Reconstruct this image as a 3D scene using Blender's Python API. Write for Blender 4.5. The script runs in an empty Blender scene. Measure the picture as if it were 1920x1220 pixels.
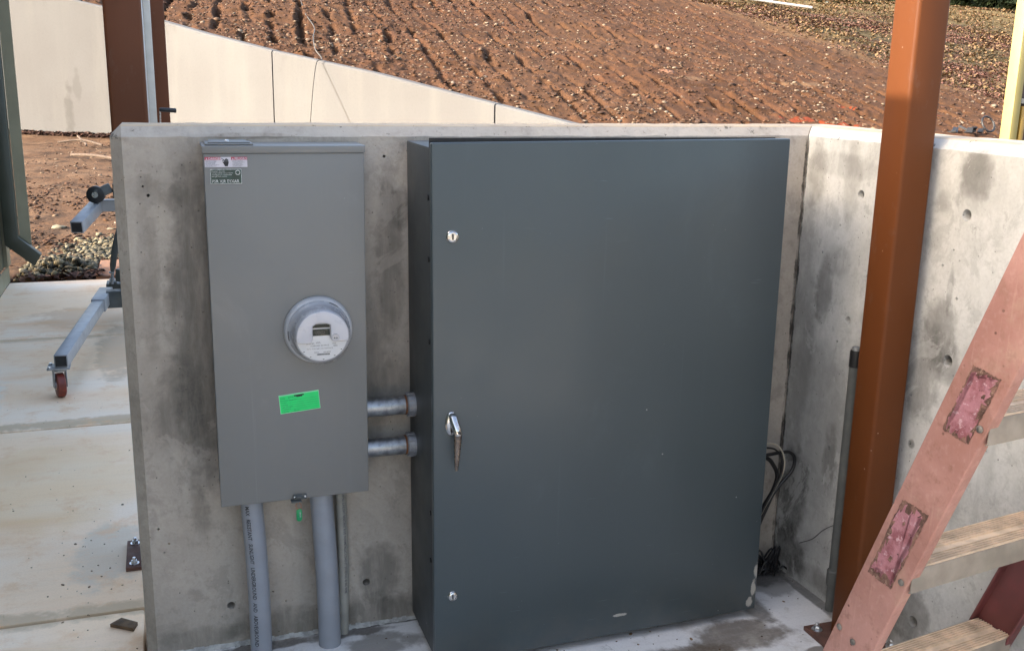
import bpy, bmesh, math, random
import numpy as np
from mathutils import Vector, Matrix
R = math.radians
scene = bpy.context.scene
col = scene.collection

# ---------------------------------------------------------------- camera, sky, sun
cam_d = bpy.data.cameras.new("camera"); cam = bpy.data.objects.new("camera", cam_d); col.objects.link(cam)
YAW, PITCH, ROLL = 0.32908, 0.24145, 0.01885
d_ = Vector((math.sin(YAW)*math.cos(PITCH), math.cos(YAW)*math.cos(PITCH), -math.sin(PITCH)))
r_ = Vector((math.cos(YAW), -math.sin(YAW), 0)); u_ = r_.cross(d_)
r2 = r_*math.cos(ROLL)+u_*math.sin(ROLL); u2 = -r_*math.sin(ROLL)+u_*math.cos(ROLL)
m_ = Matrix((r2, u2, -d_)).transposed().to_4x4(); m_.translation = Vector((-0.0378, -2.3655, 1.3839))
cam.matrix_world = m_
cam_d.sensor_width = 36; cam_d.lens = 36*1925.16/1920; cam_d.clip_start = .05; cam_d.clip_end = 2000
scene.camera = cam
scene.render.resolution_x = 1024; scene.render.resolution_y = 650

SUN_DIR = Vector((-.998, -.06, 0)).normalized(); SUN_EL = R(25)
w = bpy.data.worlds.new("World"); scene.world = w; w.use_nodes = True
nt = w.node_tree; nt.nodes.clear()
sky = nt.nodes.new('ShaderNodeTexSky'); sky.sky_type = 'NISHITA'; sky.sun_disc = False
sky.sun_elevation = SUN_EL; sky.sun_rotation = math.atan2(SUN_DIR.x, SUN_DIR.y) % (2*math.pi)
sky.air_density = 1.0; sky.dust_density = 5; sky.ozone_density = 0
bg = nt.nodes.new('ShaderNodeBackground'); bg.inputs[1].default_value = .15
ow = nt.nodes.new('ShaderNodeOutputWorld'); nt.links.new(sky.outputs[0], bg.inputs[0]); nt.links.new(bg.outputs[0], ow.inputs[0])
sl = bpy.data.lights.new("sun", 'SUN'); sl.energy = 2.45; sl.angle = R(.55); sl.color = (1, .93, .86)
so = bpy.data.objects.new("sun", sl); col.objects.link(so)
sv = Vector((SUN_DIR.x*math.cos(SUN_EL), SUN_DIR.y*math.cos(SUN_EL), math.sin(SUN_EL)))
so.rotation_euler = sv.to_track_quat('Z', 'Y').to_euler(); so.location = sv*30
scene.view_settings.view_transform = 'Standard'; scene.view_settings.look = 'None'
scene.view_settings.exposure = 2.3; scene.view_settings.gamma = 1

# ---------------------------------------------------------------- helpers: objects
def tag(o, label=None, cat=None, group=None, kind=None):
    if label: o['label'] = label
    if cat: o['category'] = cat
    if group: o['group'] = group
    if kind: o['kind'] = kind
    return o
def empty(name, loc, label, cat, group=None):
    o = bpy.data.objects.new(name, None); col.objects.link(o); o.location = loc; o.empty_display_size = .1
    return tag(o, label, cat, group)
def wloc(o):
    v = Vector((0, 0, 0))
    while o is not None:
        v += o.location; o = o.parent
    return v
class MB:
    def __init__(s): s.v = []; s.f = []
    def add(s, vs, fs):
        b = len(s.v); s.v += [tuple(v) for v in vs]; s.f += [tuple(i+b for i in f) for f in fs]; return s
    def box(s, a, b):
        x0, y0, z0 = a; x1, y1, z1 = b
        return s.add([(x0,y0,z0),(x1,y0,z0),(x1,y1,z0),(x0,y1,z0),(x0,y0,z1),(x1,y0,z1),(x1,y1,z1),(x0,y1,z1)],
                     [(0,3,2,1),(4,5,6,7),(0,1,5,4),(1,2,6,5),(2,3,7,6),(3,0,4,7)])
    def obox(s, p0, p1, w_, h_, up=(0,0,1)):      # bar from p0 to p1
        p0 = Vector(p0); p1 = Vector(p1); d = (p1-p0).normalized(); side = d.cross(Vector(up))
        if side.length < 1e-4: side = d.cross(Vector((0,1,0)))
        side.normalize(); upv = side.cross(d)
        vs = []
        for p in (p0, p1):
            for a, b in ((-1,-1),(1,-1),(1,1),(-1,1)): vs.append(p+side*(a*w_/2)+upv*(b*h_/2))
        return s.add(vs, [(0,3,2,1),(4,5,6,7),(0,1,5,4),(1,2,6,5),(2,3,7,6),(3,0,4,7)])
    def prism(s, pts, p_dir):                     # closed planar outline swept by vector
        n = len(pts); p_dir = Vector(p_dir); vs = [Vector(p) for p in pts]+[Vector(p)+p_dir for p in pts]
        return s.add(vs, [tuple(range(n))[::-1], tuple(range(n, 2*n))]+[(i, (i+1) % n, (i+1) % n+n, i+n) for i in range(n)])
    def tube(s, path, r, n=16, cap=True):
        path = [Vector(p) for p in path]; m = len(path)
        rs = r if isinstance(r, (list, tuple)) else [r]*m
        t0 = (path[1]-path[0]).normalized(); ref = Vector((0,0,1)) if abs(t0.z) < .9 else Vector((0,1,0))
        a = t0.cross(ref).normalized(); vs = []
        for i, p in enumerate(path):
            t = (path[min(i+1, m-1)]-path[max(i-1, 0)]).normalized()
            a = (a-t*a.dot(t)).normalized(); b = t.cross(a)
            for k in range(n):
                an = 2*math.pi*k/n; vs.append(p+(a*math.cos(an)+b*math.sin(an))*rs[i])
        fs = [(i*n+k, i*n+(k+1) % n, (i+1)*n+(k+1) % n, (i+1)*n+k) for i in range(m-1) for k in range(n)]
        if cap: fs += [tuple(range(n))[::-1], tuple(range((m-1)*n, m*n))]
        return s.add(vs, fs)
    def lathe(s, prof, o, ax, n=48):              # prof: (radius, distance along axis)
        o = Vector(o); ax = Vector(ax).normalized(); ref = Vector((0,0,1)) if abs(ax.z) < .9 else Vector((1,0,0))
        a = ax.cross(ref).normalized(); b = ax.cross(a); vs = []
        for r, h in prof:
            for k in range(n):
                an = 2*math.pi*k/n; vs.append(o+ax*h+(a*math.cos(an)+b*math.sin(an))*max(r, 1e-5))
        m = len(prof)
        fs = [(i*n+k, i*n+(k+1) % n, (i+1)*n+(k+1) % n, (i+1)*n+k) for i in range(m-1) for k in range(n)]
        fs += [tuple(range(n))[::-1], tuple(range((m-1)*n, m*n))]
        return s.add(vs, fs)
    def xf(s, fn): s.v = [tuple(fn(Vector(v))) for v in s.v]; return s
    def build(s, name, mat, parent=None, bevel=0, seg=2, smooth=False, angle=35):
        o0 = wloc(parent) if parent else Vector((0,0,0))
        bm = bmesh.new(); vv = [bm.verts.new(Vector(v)-o0) for v in s.v]
        for f in s.f:
            try: bm.faces.new([vv[i] for i in f])
            except ValueError: pass
        bmesh.ops.recalc_face_normals(bm, faces=bm.faces)
        if bevel:
            es = [e for e in bm.edges if len(e.link_faces) == 2 and e.calc_face_angle(0) > R(25)]
            bmesh.ops.bevel(bm, geom=es, offset=bevel, segments=seg, profile=.5, affect='EDGES', clamp_overlap=True)
        me = bpy.data.meshes.new(name); bm.to_mesh(me); bm.free()
        if smooth or bevel:
            me.polygons.foreach_set('use_smooth', [True]*len(me.polygons)); me.set_sharp_from_angle(angle=R(angle))
        me.materials.append(mat); o = bpy.data.objects.new(name, me); col.objects.link(o)
        if parent: o.parent = parent
        return o
def np_mesh(name, V, F, mat, parent=None, smooth=False):
    me = bpy.data.meshes.new(name); k = F.shape[1]
    me.vertices.add(len(V)); me.vertices.foreach_set('co', V.astype(np.float32).ravel())
    me.loops.add(F.size); me.loops.foreach_set('vertex_index', F.astype(np.int32).ravel())
    me.polygons.add(len(F)); me.polygons.foreach_set('loop_start', np.arange(0, F.size, k, dtype=np.int32))
    me.polygons.foreach_set('loop_total', np.full(len(F), k, dtype=np.int32))
    if smooth: me.polygons.foreach_set('use_smooth', np.ones(len(F), dtype=bool))
    me.update(); me.validate(); me.materials.append(mat)
    o = bpy.data.objects.new(name, me); col.objects.link(o)
    if parent: o.parent = parent
    return o
def text_obj(s, size, mat, parent, fn, name='lettering', align='LEFT', bold=0, sx=1):
    cu = bpy.data.curves.new('t', 'FONT'); cu.body = s; cu.size = size; cu.align_x = align; cu.offset = bold; cu.resolution_u = 2
    ob = bpy.data.objects.new('t', cu); col.objects.link(ob)
    dg = bpy.context.evaluated_depsgraph_get(); dg.update()
    me = bpy.data.meshes.new_from_object(ob.evaluated_get(dg)); bpy.data.objects.remove(ob); bpy.data.curves.remove(cu)
    o0 = wloc(parent)
    for v in me.vertices: v.co = Vector(fn(v.co.x*sx, v.co.y))-o0
    me.materials.clear(); me.materials.append(mat); me.name = name
    o = bpy.data.objects.new(name, me); col.objects.link(o); o.parent = parent
    return o

# ---------------------------------------------------------------- helpers: numpy noise
def _h(ix, iy, seed):
    n = (ix.astype(np.int64)*374761393+iy.astype(np.int64)*668265263+seed*1442695041) & 0x7fffffff
    n = ((n ^ (n >> 13))*1274126177) & 0x7fffffff
    return ((n ^ (n >> 16)) & 0xffff)/65535.
def vnoise(x, y, s=0):
    x = np.asarray(x, float); y = np.asarray(y, float); ix = np.floor(x); iy = np.floor(y); fx = x-ix; fy = y-iy
    fx = fx*fx*(3-2*fx); fy = fy*fy*(3-2*fy)
    a = _h(ix, iy, s); b = _h(ix+1, iy, s); c = _h(ix, iy+1, s); d = _h(ix+1, iy+1, s)
    return (a*(1-fx)+b*fx)*(1-fy)+(c*(1-fx)+d*fx)*fy
def fbm(x, y, o=4, s=0):
    t = 0; a = .5
    for i in range(o): t = t+a*(vnoise(x, y, s+i)-.5); x = x*2.03; y = y*2.03; a *= .5
    return t

# ---------------------------------------------------------------- helpers: materials
class T:
    def __init__(s, name, rough=.6, spec=.5, metal=0):
        s.m = bpy.data.materials.new(name); s.m.use_nodes = True; s.t = s.m.node_tree; s.t.nodes.clear()
        s.out = s.n('ShaderNodeOutputMaterial'); s.b = s.n('ShaderNodeBsdfPrincipled'); s.l(s.b.outputs[0], s.out.inputs[0])
        s.b.inputs['Roughness'].default_value = rough; s.b.inputs['Metallic'].default_value = metal
        s.b.inputs['Specular IOR Level'].default_value = spec
        s.tc = s.n('ShaderNodeTexCoord').outputs['Object']
    def n(s, k): return s.t.nodes.new(k)
    def l(s, a, b): s.t.links.new(a, b)
    def put(s, inp, v):
        if isinstance(v, bpy.types.NodeSocket): s.l(v, inp)
        elif isinstance(v, (tuple, list)) and len(v) == 3 and inp.type == 'RGBA': inp.default_value = (*v, 1)
        else: inp.default_value = v
    def math(s, op, a, b=0., c=None, clamp=False):
        n = s.n('ShaderNodeMath'); n.operation = op; n.use_clamp = clamp; s.put(n.inputs[0], a); s.put(n.inputs[1], b)
        if c is not None: s.put(n.inputs[2], c)
        return n.outputs[0]
    def vec(s, scale=(1,1,1), loc=(0,0,0), src=None):
        n = s.n('ShaderNodeMapping'); n.inputs['Scale'].default_value = scale; n.inputs['Location'].default_value = loc
        s.l(src or s.tc, n.inputs[0]); return n.outputs[0]
    def noise(s, sc, det=4, rough=.55, vec=None, dist=0):
        n = s.n('ShaderNodeTexNoise'); n.inputs['Scale'].default_value = sc; n.inputs['Detail'].default_value = det
        n.inputs['Roughness'].default_value = rough; n.inputs['Distortion'].default_value = dist; s.l(vec or s.tc, n.inputs['Vector'])
        return n.outputs['Fac']
    def vor(s, sc, vec=None, feat='F1', out='Distance'):
        n = s.n('ShaderNodeTexVoronoi'); n.inputs['Scale'].default_value = sc; n.feature = feat; s.l(vec or s.tc, n.inputs['Vector'])
        return n.outputs[out]
    def map(s, v, a, b, c=0., d=1.):
        n = s.n('ShaderNodeMapRange'); n.interpolation_type = 'SMOOTHSTEP'
        for i, x in enumerate((v, a, b, c, d)): s.put(n.inputs[i], x)
        return n.outputs[0]
    def mix(s, f, a, b, mode='MIX'):
        n = s.n('ShaderNodeMix'); n.data_type = 'RGBA'; n.blend_type = mode; s.put(n.inputs[0], f); s.put(n.inputs[6], a); s.put(n.inputs[7], b)
        return n.outputs[2]
    def sep(s):
        n = s.n('ShaderNodeSeparateXYZ'); s.l(s.tc, n.inputs[0]); return n.outputs
    def island(s): return s.n('ShaderNodeNewGeometry').outputs['Random Per Island']
    def blob(s, a, b, ca, cb, ra, rb, warp=None, soft=.5):     # 1 inside an ellipse of a,b around ca,cb
        u = s.math('DIVIDE', s.math('SUBTRACT', a, ca), ra); v = s.math('DIVIDE', s.math('SUBTRACT', b, cb), rb)
        d = s.math('ADD', s.math('MULTIPLY', u, u), s.math('MULTIPLY', v, v))
        if warp is not None: d = s.math('ADD', d, s.math('MULTIPLY', s.math('SUBTRACT', warp, .5), 5.0))
        return s.map(d, 1-soft, 1+soft, 1., 0.)
    def color(s, c): s.put(s.b.inputs['Base Color'], c)
    def rough(s, c): s.put(s.b.inputs['Roughness'], c)
    def bump(s, h, strength=.3, dist=.01, prev=None):
        n = s.n('ShaderNodeBump'); n.inputs['Strength'].default_value = strength; n.inputs['Distance'].default_value = dist
        s.l(h, n.inputs['Height'])
        if prev: s.l(prev, n.inputs['Normal'])
        s.l(n.outputs[0], s.b.inputs['Normal']); return n.outputs[0]
def paint(name, c, rough=.45, spec=.5, metal=0, var=.12, sc=18, bump=.02, dirt=None, bs=260):
    if metal == 0 and max(c) > .03: c = tuple(x*.82 for x in c)
    t = T(name, rough, spec, metal); n1 = t.noise(sc, 5)
    dk = tuple(x*(1-var) for x in c); lt = tuple(min(1, x*(1+var)) for x in c)
    c1 = t.mix(t.map(n1, .3, .7), dk, lt)
    if dirt: c1 = t.mix(t.map(t.noise(sc*.45, 6, .65), .52, .72, 0, dirt[1]), c1, dirt[0])
    t.color(c1); t.rough(t.map(t.noise(sc*2, 3), .3, .7, rough*.85, min(1, rough*1.2)))
    t.bump(t.noise(bs, 2), bump, .002); return t.m
def flat(name, c, rough=.6): return paint(name, c, rough, var=.04, sc=40, bump=0.01)

# --- concrete
H, CH, TH = 1.2355, .0236, .155
def concrete(name, base, dark, light, stains_shade, face, streaky=(.35, (26,26,5)), corner=None):
    t = T(name, .85, .3); x, y, z = t.sep(); a = x if face == 'xz' else y
    big = t.noise(2.3, 5, .6); mid = t.noise(9, 6, .6)
    c = t.mix(t.map(big, .32, .68), tuple(v*.86 for v in base), light)
    c = t.mix(t.map(mid, .45, .75, 0, .45), c, tuple(v*.72 for v in base))
    streak = t.noise(1, 4, .6, t.vec((14, 14, 1.3)))
    c = t.mix(t.map(streak, .52, .75, 0, .35), c, dark)
    patchy = t.noise(16, 3, .5, t.vec((1, 1, .55)), 1.2)
    c = t.mix(t.map(patchy, .56, .62, 0, .16), c, light)
    wp = t.noise(7, 6, .65); wp2 = t.noise(22, 5, .6)
    wmix = t.math('ADD', t.math('MULTIPLY', wp, .55), t.math('MULTIPLY', wp2, .45))
    for (ca, cb, ra, rb, st, cc) in stains_shade:
        m = t.math('MULTIPLY', t.math('MULTIPLY', t.blob(a, z, ca, cb, ra, rb, wmix, .70), st*.80), t.map(t.noise(1, 5, .7, t.vec(streaky[1])), .25, .62, streaky[0], 1.))
        c = t.mix(m, c, cc)
    mot = t.noise(13, 8, .72, t.vec((1,1,.8),(2,7,5)), .4); c = t.mix(t.map(mot, .50, .60, 0, .30), c, dark)
    mot2 = t.noise(30, 6, .7, t.vec((1,1,.7),(5,1,8))); c = t.mix(t.map(mot2, .58, .66, 0, .35), c, dark)
    sp = t.vor(60, t.vec((1, 1, .8))); spn = t.noise(5, 2)
    pit = t.math('MULTIPLY', t.map(sp, .06, .12, 1., 0.), t.map(spn, .46, .54))
    sp2 = t.vor(19); pit = t.math('MAXIMUM', pit, t.math('MULTIPLY', t.map(sp2, .035, .06, 1., 0.), t.map(t.noise(3.3, 2), .5, .55)))
    c = t.mix(t.math('MULTIPLY', pit, .75), c, tuple(v*.25 for v in base))
    fine = t.noise(140, 3, .6); c = t.mix(t.map(fine, .35, .75, 0, .22), c, tuple(v*.6 for v in base))
    # wandering hairline marks and rubbed pale film
    ln = t.math('ABSOLUTE', t.math('SUBTRACT', t.noise(2.6, 6, .6, t.vec((1,1,.8),(4,4,4))), .5))
    c = t.mix(t.math('MULTIPLY', t.map(ln, .0015, .005, 1., 0.), t.map(t.noise(1.7, 2), .52, .60, 0, .45)), c, dark)
    c = t.mix(t.map(t.noise(4.2, 7, .7, t.vec((1,1,.7),(9,9,9)), .6), .56, .60, 0, .30), c, light)
    # clay dust lying on the flat top
    dust = t.math('MULTIPLY', t.map(z, H+CH-.004, H+CH-.001), t.map(t.noise(5, 5, .6), .25, .55, .35, .9))
    c = t.mix(dust, c, (.52,.40,.27))
    rim = t.math('MULTIPLY', t.map(z, H-.004, H+.002), t.map(z, H+CH-.004, H+CH-.001, 1., 0.))
    c = t.mix(t.math('MULTIPLY', rim, t.map(t.noise(30, 5, .7), .3, .6, .1, .55)), c, light)
    chip = t.math('MULTIPLY', t.map(z, H-.012, H-.002), t.map(t.noise(26, 5, .75), .60, .66))
    c = t.mix(t.math('MULTIPLY', chip, .75), c, (.05,.045,.035))
    if corner is not None:
        jn = t.math('ADD', t.math('ABSOLUTE', t.math('SUBTRACT', a, corner)), t.math('MULTIPLY', t.math('SUBTRACT', t.noise(30, 5, .7, t.vec((1,1,.6))), .5), .022))
        jm = t.math('MULTIPLY', t.map(jn, .0005, .0050, .9, 0.), t.map(t.noise(11, 4, .7, t.vec((1,1,.7),(2,2,2))), .38, .55, .10, 1.))
        jm = t.math('MULTIPLY', jm, t.map(z, H-.02, H, 1., 0.))
        c = t.mix(jm, c, (.025,.022,.018))
    t.color(c)
    h = t.math('SUBTRACT', t.math('ADD', t.math('MULTIPLY', mid, .5), t.math('MULTIPLY', fine, .3)), t.math('MULTIPLY', pit, 1.5))
    t.bump(h, .5, .004); return t.m
DK = (.045, .042, .036); WET = (.07, .065, .05)
M = {}
M['wall_front'] = concrete('board_formed_concrete', (.37,.325,.272), (.165,.145,.12), (.46,.41,.35), [
    (.015, .80, .055, .38, .8, DK), (-.03, .62, .05, .12, .6, DK), (.10, 1.20, .05, .03, .3, DK), (.415, .70, .03, .25, .45, DK),
    (.46, .95, .03, .20, .65, DK), (.49, 1.07, .025, .05, .7, DK), (.46, .62, .05, .08, .45, DK), (.43, .13, .05, .09, .7, DK), (.43, .04, .1, .05, .8, DK), (.2, .03, .13, .05, .8, WET), (-.02, .03, .1, .03, .6, WET),
    (-.05, 1.12, .05, .03, .35, DK), (1.47, .6, .06, .7, .6, DK), (-.08, .95, .02, .2, .35, DK), (.0, .36, .02, .06, .5, DK), (.14, 1.237, .12, .006, .8, (.10,.07,.045))], 'xz', corner=1.586)
M['wall_side'] = concrete('side_concrete', (.46,.46,.44), (.22,.22,.21), (.58,.58,.56), [
    (-.12, .30, .16, .42, .45, (.13,.13,.125)), (-.04, .66, .05, .4, .5, (.08,.08,.075)), (-.06, .24, .06, .14, .95, (.03,.03,.027)), (-.05, .07, .09, .08, .95, (.02,.02,.018)),  # wide blobs at the lower corner paint its shade gradient over the stains
    (-.05, 1.13, .035, .09, .6, (.14,.13,.11)), (-.19, 1.14, .03, .11, .5, (.14,.13,.11)), (-.15, 1.17, .12, .03, .35, DK), (-.12, .84, .03, .09, .7, DK), (-.16, .93, .05, .04, .4, DK),
    (-.205, .40, .025, .09, .6, DK), (-.50, .72, .06, .11, .8, DK), (-.53, .82, .05, .08, .75, DK), (-.57, .76, .03, .05, .6, DK), (-.585, 1.19, .045, .05, .8, DK), (-.50, 1.12, .02, .03, .4, DK), (-.55, .93, .008, .05, .5, DK),
    (-.49, .545, .010, .010, .9, DK), (-.55, .12, .06, .07, .8, DK), (-.44, .09, .10, .06, .6, DK), (-.35, .05, .3, .03, .6, DK), (-.9, .6, .06, .2, .2, DK)], 'yz', streaky=(.6, (20,20,9)), corner=-.004)
def retaining():
    t = T('poured_concrete_pale', .85, .3)
    c = t.mix(t.map(t.noise(.35, 3), .35, .65), (0.097,0.096,0.096), (0.110,0.112,0.113))
    c = t.mix(t.map(t.noise(1, 4, .6, t.vec((2.2, 2.2, .22))), .45, .75, 0, .5), c, (0.125,0.126,0.120))
    c = t.mix(t.map(t.noise(1.1, 6, .65, t.vec((1.4, 1.4, .7))), .62, .75, 0, .4), c, (0.071,0.069,0.067))
    x, y, z = t.sep(); wp = t.noise(3, 5)
    c = t.mix(t.math('MULTIPLY', t.blob(x, z, -1.85, .35, .10, .5, wp, .6), .5), c, (0.048,0.047,0.044))
    c = t.mix(t.math('MULTIPLY', t.blob(x, z, -1.65, .9, .07, .4, wp, .6), .35), c, (0.054,0.053,0.050))
    c = t.mix(t.map(t.noise(25, 3), .4, .8, 0, .12), c, (0.058,0.056,0.057))
    t.color(c); t.bump(t.noise(8, 5), .15, .02); return t.m
M['retaining'] = retaining()
def slab_mat(name, a, b, stain, stains_shade, sc=1.0):
    t = T(name, .8, .35); x, y, z = t.sep()
    c = t.mix(t.map(t.noise(1.5*sc, 4, .5, t.vec((.55, 1.3, 1))), .38, .62), a, b)
    c = t.mix(t.map(t.noise(2.1, 5, .55, t.vec((.5, 1.6, 1), (3,1,0))), .5, .72, 0, .75), c, stain)
    wp = t.math('ADD', t.math('MULTIPLY', t.noise(6, 6, .65), .7), t.math('MULTIPLY', t.noise(25, 4), .3))
    for (cx, cy, rx, ry, st, cc) in stains_shade:
        c = t.mix(t.math('MULTIPLY', t.blob(x, y, cx, cy, rx, ry, wp, .45), st), c, cc)
    ln = t.math('ABSOLUTE', t.math('SUBTRACT', t.noise(1.1, 8, .62, t.vec((1,1,1),(2,2,0))), .5))
    c = t.mix(t.math('MULTIPLY', t.map(ln, .0006, .0022, 1., 0.), t.map(t.noise(1.3, 2), .60, .66, 0, .4)), c, tuple(v*.35 for v in stain))
    tw = t.noise(1, 5, .6, t.vec((3, 40, 1),(1,1,1))); c = t.mix(t.map(tw, .5, .7, 0, .14), c, tuple(v*.7 for v in a))
    mt = t.noise(7, 8, .75, t.vec((1,1,1),(4,9,1))); c = t.mix(t.map(mt, .50, .66, 0, .6), c, stain)
    sp = t.vor(38); c = t.mix(t.math('MULTIPLY', t.map(sp, .03, .08, 1., 0.), t.map(t.noise(4, 2), .5, .62)), c, tuple(v*.3 for v in stain))
    fine = t.noise(160, 3); c = t.mix(t.map(fine, .4, .8, 0, .18), c, tuple(v*.6 for v in a))
    t.color(c); t.rough(t.map(t.noise(3, 4), .3, .7, .6, .9)); t.bump(t.math('ADD', t.noise(12, 5), t.math('MULTIPLY', fine, .4)), .18, .006); return t.m
M['slab'] = slab_mat('patio_concrete', (.98,.71,.47), (.97,.79,.61), (.84,.52,.28), [(-.42, 3.75, .35, .25, .5, (.62,.38,.20)), (-.25, .60, .10, .20, .5, (.55,.53,.45)), (-.30, 2.95, .10, .5, .55, (.45,.32,.20)), (-.3, 1.86, .6, .05, .7, (.48,.36,.22)), (-.8, 3.27, .6, .04, .5, (.5,.38,.25)), (-.6, .27, .5, .05, .7, (.5,.38,.24)), (-.9, 2.2, .15, .5, .5, (.80,.77,.70)), (-.45, 1.2, .3, .35, .4, (.88,.62,.34)), (-.55, .0, .4, .12, .5, (.82,.60,.34))])
M['apron_bounce'] = slab_mat('bounce_apron_concrete', (.30,.285,.255), (.38,.36,.32), (.27,.23,.18), [])
BR = (.15,.115,.08)
M['pad'] = slab_mat('pad_concrete', (.76,.74,.71), (.86,.84,.81), (.50,.45,.38), [(1.28, -.33, .13, .07, .85, BR), (1.12,-.38,.12,.05,.7,BR), (.8,-.42,.2,.06,.8,BR), (1.40, -.20, .035, .10, .8, (.12,.10,.08)), (1.02, -.40, .22, .07, .8, BR), (1.47, -.03, .16, .08, .9, (.03,.03,.03)), (.43, -.1, .10, .05, .7, (.16,.14,.11)), (.2, -.03, .25, .02, .9, (.14,.12,.1)), (1.44,-.45,.03,.02,.8,BR), (.6,-.32,.1,.05,.7,BR), (.75,-.004,.95,.012,.9,(.06,.05,.04)), (1.585,-.3,.018,.5,.8,(.07,.065,.055)), (1.5,-.12,.06,.06,.6,(.2,.19,.17))])  # dark bands along both walls and in the corner: dirt plus painted contact shade
M['grout'] = paint('pale_grout', (.45,.44,.41), .9, var=.3, sc=60, bump=.4)
# --- soil
def soil():
    t = T('red_clay_soil', .95, .15); x, y, z = t.sep()
    c = t.mix(t.map(t.noise(1.2, 6, .65), .35, .65), (0.049,0.022,0.009), (0.070,0.032,0.016))
    c = t.mix(t.map(t.noise(.22, 3), .42, .62, 0, .55), c, (0.074,0.037,0.018))
    c = t.mix(t.map(t.noise(11, 5, .7), .58, .70, 0, .7), c, (0.023,0.010,0.006))
    c = t.mix(t.map(t.noise(19, 3, .7), .62, .72, 0, .75), c, (0.122,0.075,0.040))
    # levelled yard: paler and sandier
    yd = t.math('MULTIPLY', t.map(y, 6, 9, 1., 1.), t.map(z, .12, .3, 1., 0.))
    yc = t.mix(t.map(t.noise(1.6, 6, .6, t.vec((1, .5, 1))), .4, .65), (0.083,0.045,0.024), (0.111,0.066,0.038))
    yc = t.mix(t.map(t.noise(2.4, 6, .7, t.vec((1, .6, 1), (5,2,0))), .50, .60, 0, .8), yc, (0.034,0.019,0.011))
    c = t.mix(yd, c, yc)
    # worn grass to the right of the tilled slope
    edge = t.math('ADD', x, t.math('MULTIPLY', t.math('SUBTRACT', t.noise(.35, 4), .5), 3.5))
    g = t.map(edge, 18.9, 20.0)
    gc = t.mix(t.map(t.noise(1.2, 6, .7), .38, .62), (0.045,0.035,0.016), (0.089,0.065,0.029))
    gc = t.mix(t.map(t.noise(.9, 5, .7, t.vec((1,1,1),(9,3,0))), .5, .6, 0, .7), gc, (0.071,0.029,0.020))
    gc = t.mix(t.map(y, 30, 36), gc, (0.116,0.084,0.035))
    band = t.math('MULTIPLY', t.map(edge, 17.6, 18.8), t.map(edge, 18.9, 19.9, 1., 0.))
    c = t.mix(t.math('MULTIPLY', band, .6), c, (0.111,0.069,0.035))
    c = t.mix(g, c, gc)
    wp = t.noise(6, 5, .7)
    for cx, cy, rx, ry in ((11.55,14.62,.5,.16),(12.2,14.3,.42,.14),(13.2,15.6,.25,.12),(14.9,15.5,.4,.3)):
        c = t.mix(t.math('MULTIPLY', t.blob(x, y, cx, cy, rx, ry, wp, .3), .65), c, (0.171,0.027,0.007))
    for cx, cy, rx, ry in ((10.6,17.6,.35,.25),(13.5,17.5,.7,.2)):
        c = t.mix(t.math('MULTIPLY', t.blob(x, y, cx, cy, rx, ry, wp, .3), .7), c, (0.116,0.071,0.040))
    t.color(c)
    t.bump(t.math('ADD', t.noise(14, 6, .7), t.math('MULTIPLY', t.noise(45, 4, .7), .4)), .55, .04); return t.m
M['soil'] = soil()
def stones(name, cols, rough=.9):
    t = T(name, rough, .3); r = t.island(); n = t.n('ShaderNodeValToRGB'); t.l(r, n.inputs[0]); n.color_ramp.interpolation = 'CONSTANT'
    e = n.color_ramp.elements
    for i, c in enumerate(cols):
        el = e[i] if i < 2 else e.new(i/len(cols)); el.position = i/len(cols); el.color = (*c, 1)
    t.color(t.mix(t.map(t.noise(30, 4), .35, .7, 0, .5), n.outputs[0], tuple(.6*v for v in cols[0]))); t.bump(t.noise(40, 4), .4, .01); return t.m
M['stones'] = stones('hill_stones', [(0.077,0.043,0.025),(0.115,0.073,0.046),(0.050,0.029,0.020),(0.162,0.120,0.081),(0.085,0.050,0.031),(0.066,0.035,0.021),(0.193,0.154,0.115),(0.092,0.046,0.027)])
M['gravel'] = stones('drain_gravel', [(0.140,0.119,0.070),(0.070,0.063,0.042),(0.189,0.161,0.105),(0.035,0.032,0.025),(0.112,0.091,0.056),(0.084,0.077,0.056),(0.210,0.182,0.126),(0.021,0.020,0.015)])
M['leaves'] = stones('fallen_leaves', [(0.066,0.027,0.017),(0.046,0.020,0.013),(0.085,0.043,0.025),(0.058,0.031,0.023),(0.100,0.058,0.043),(0.035,0.015,0.012)])
M['leaves2'] = stones('red_fallen_leaves', [(0.130,0.059,0.043),(0.104,0.046,0.034),(0.166,0.084,0.057),(0.115,0.059,0.046),(0.197,0.119,0.085),(0.077,0.038,0.028)])
M['grass'] = stones('worn_grass', [(0.134,0.088,0.040),(0.190,0.120,0.054),(0.090,0.067,0.028),(0.246,0.149,0.076),(0.157,0.088,0.054)])
M['clods'] = stones('soil_clods', [(0.049,0.024,0.011),(0.067,0.030,0.016),(0.036,0.016,0.007),(0.055,0.027,0.013),(0.080,0.040,0.019)])
M['crumbs'] = stones('dirt_crumbs', [(.15,.10,.06),(.08,.05,.035),(.22,.15,.09),(.05,.035,.03)])
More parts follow.
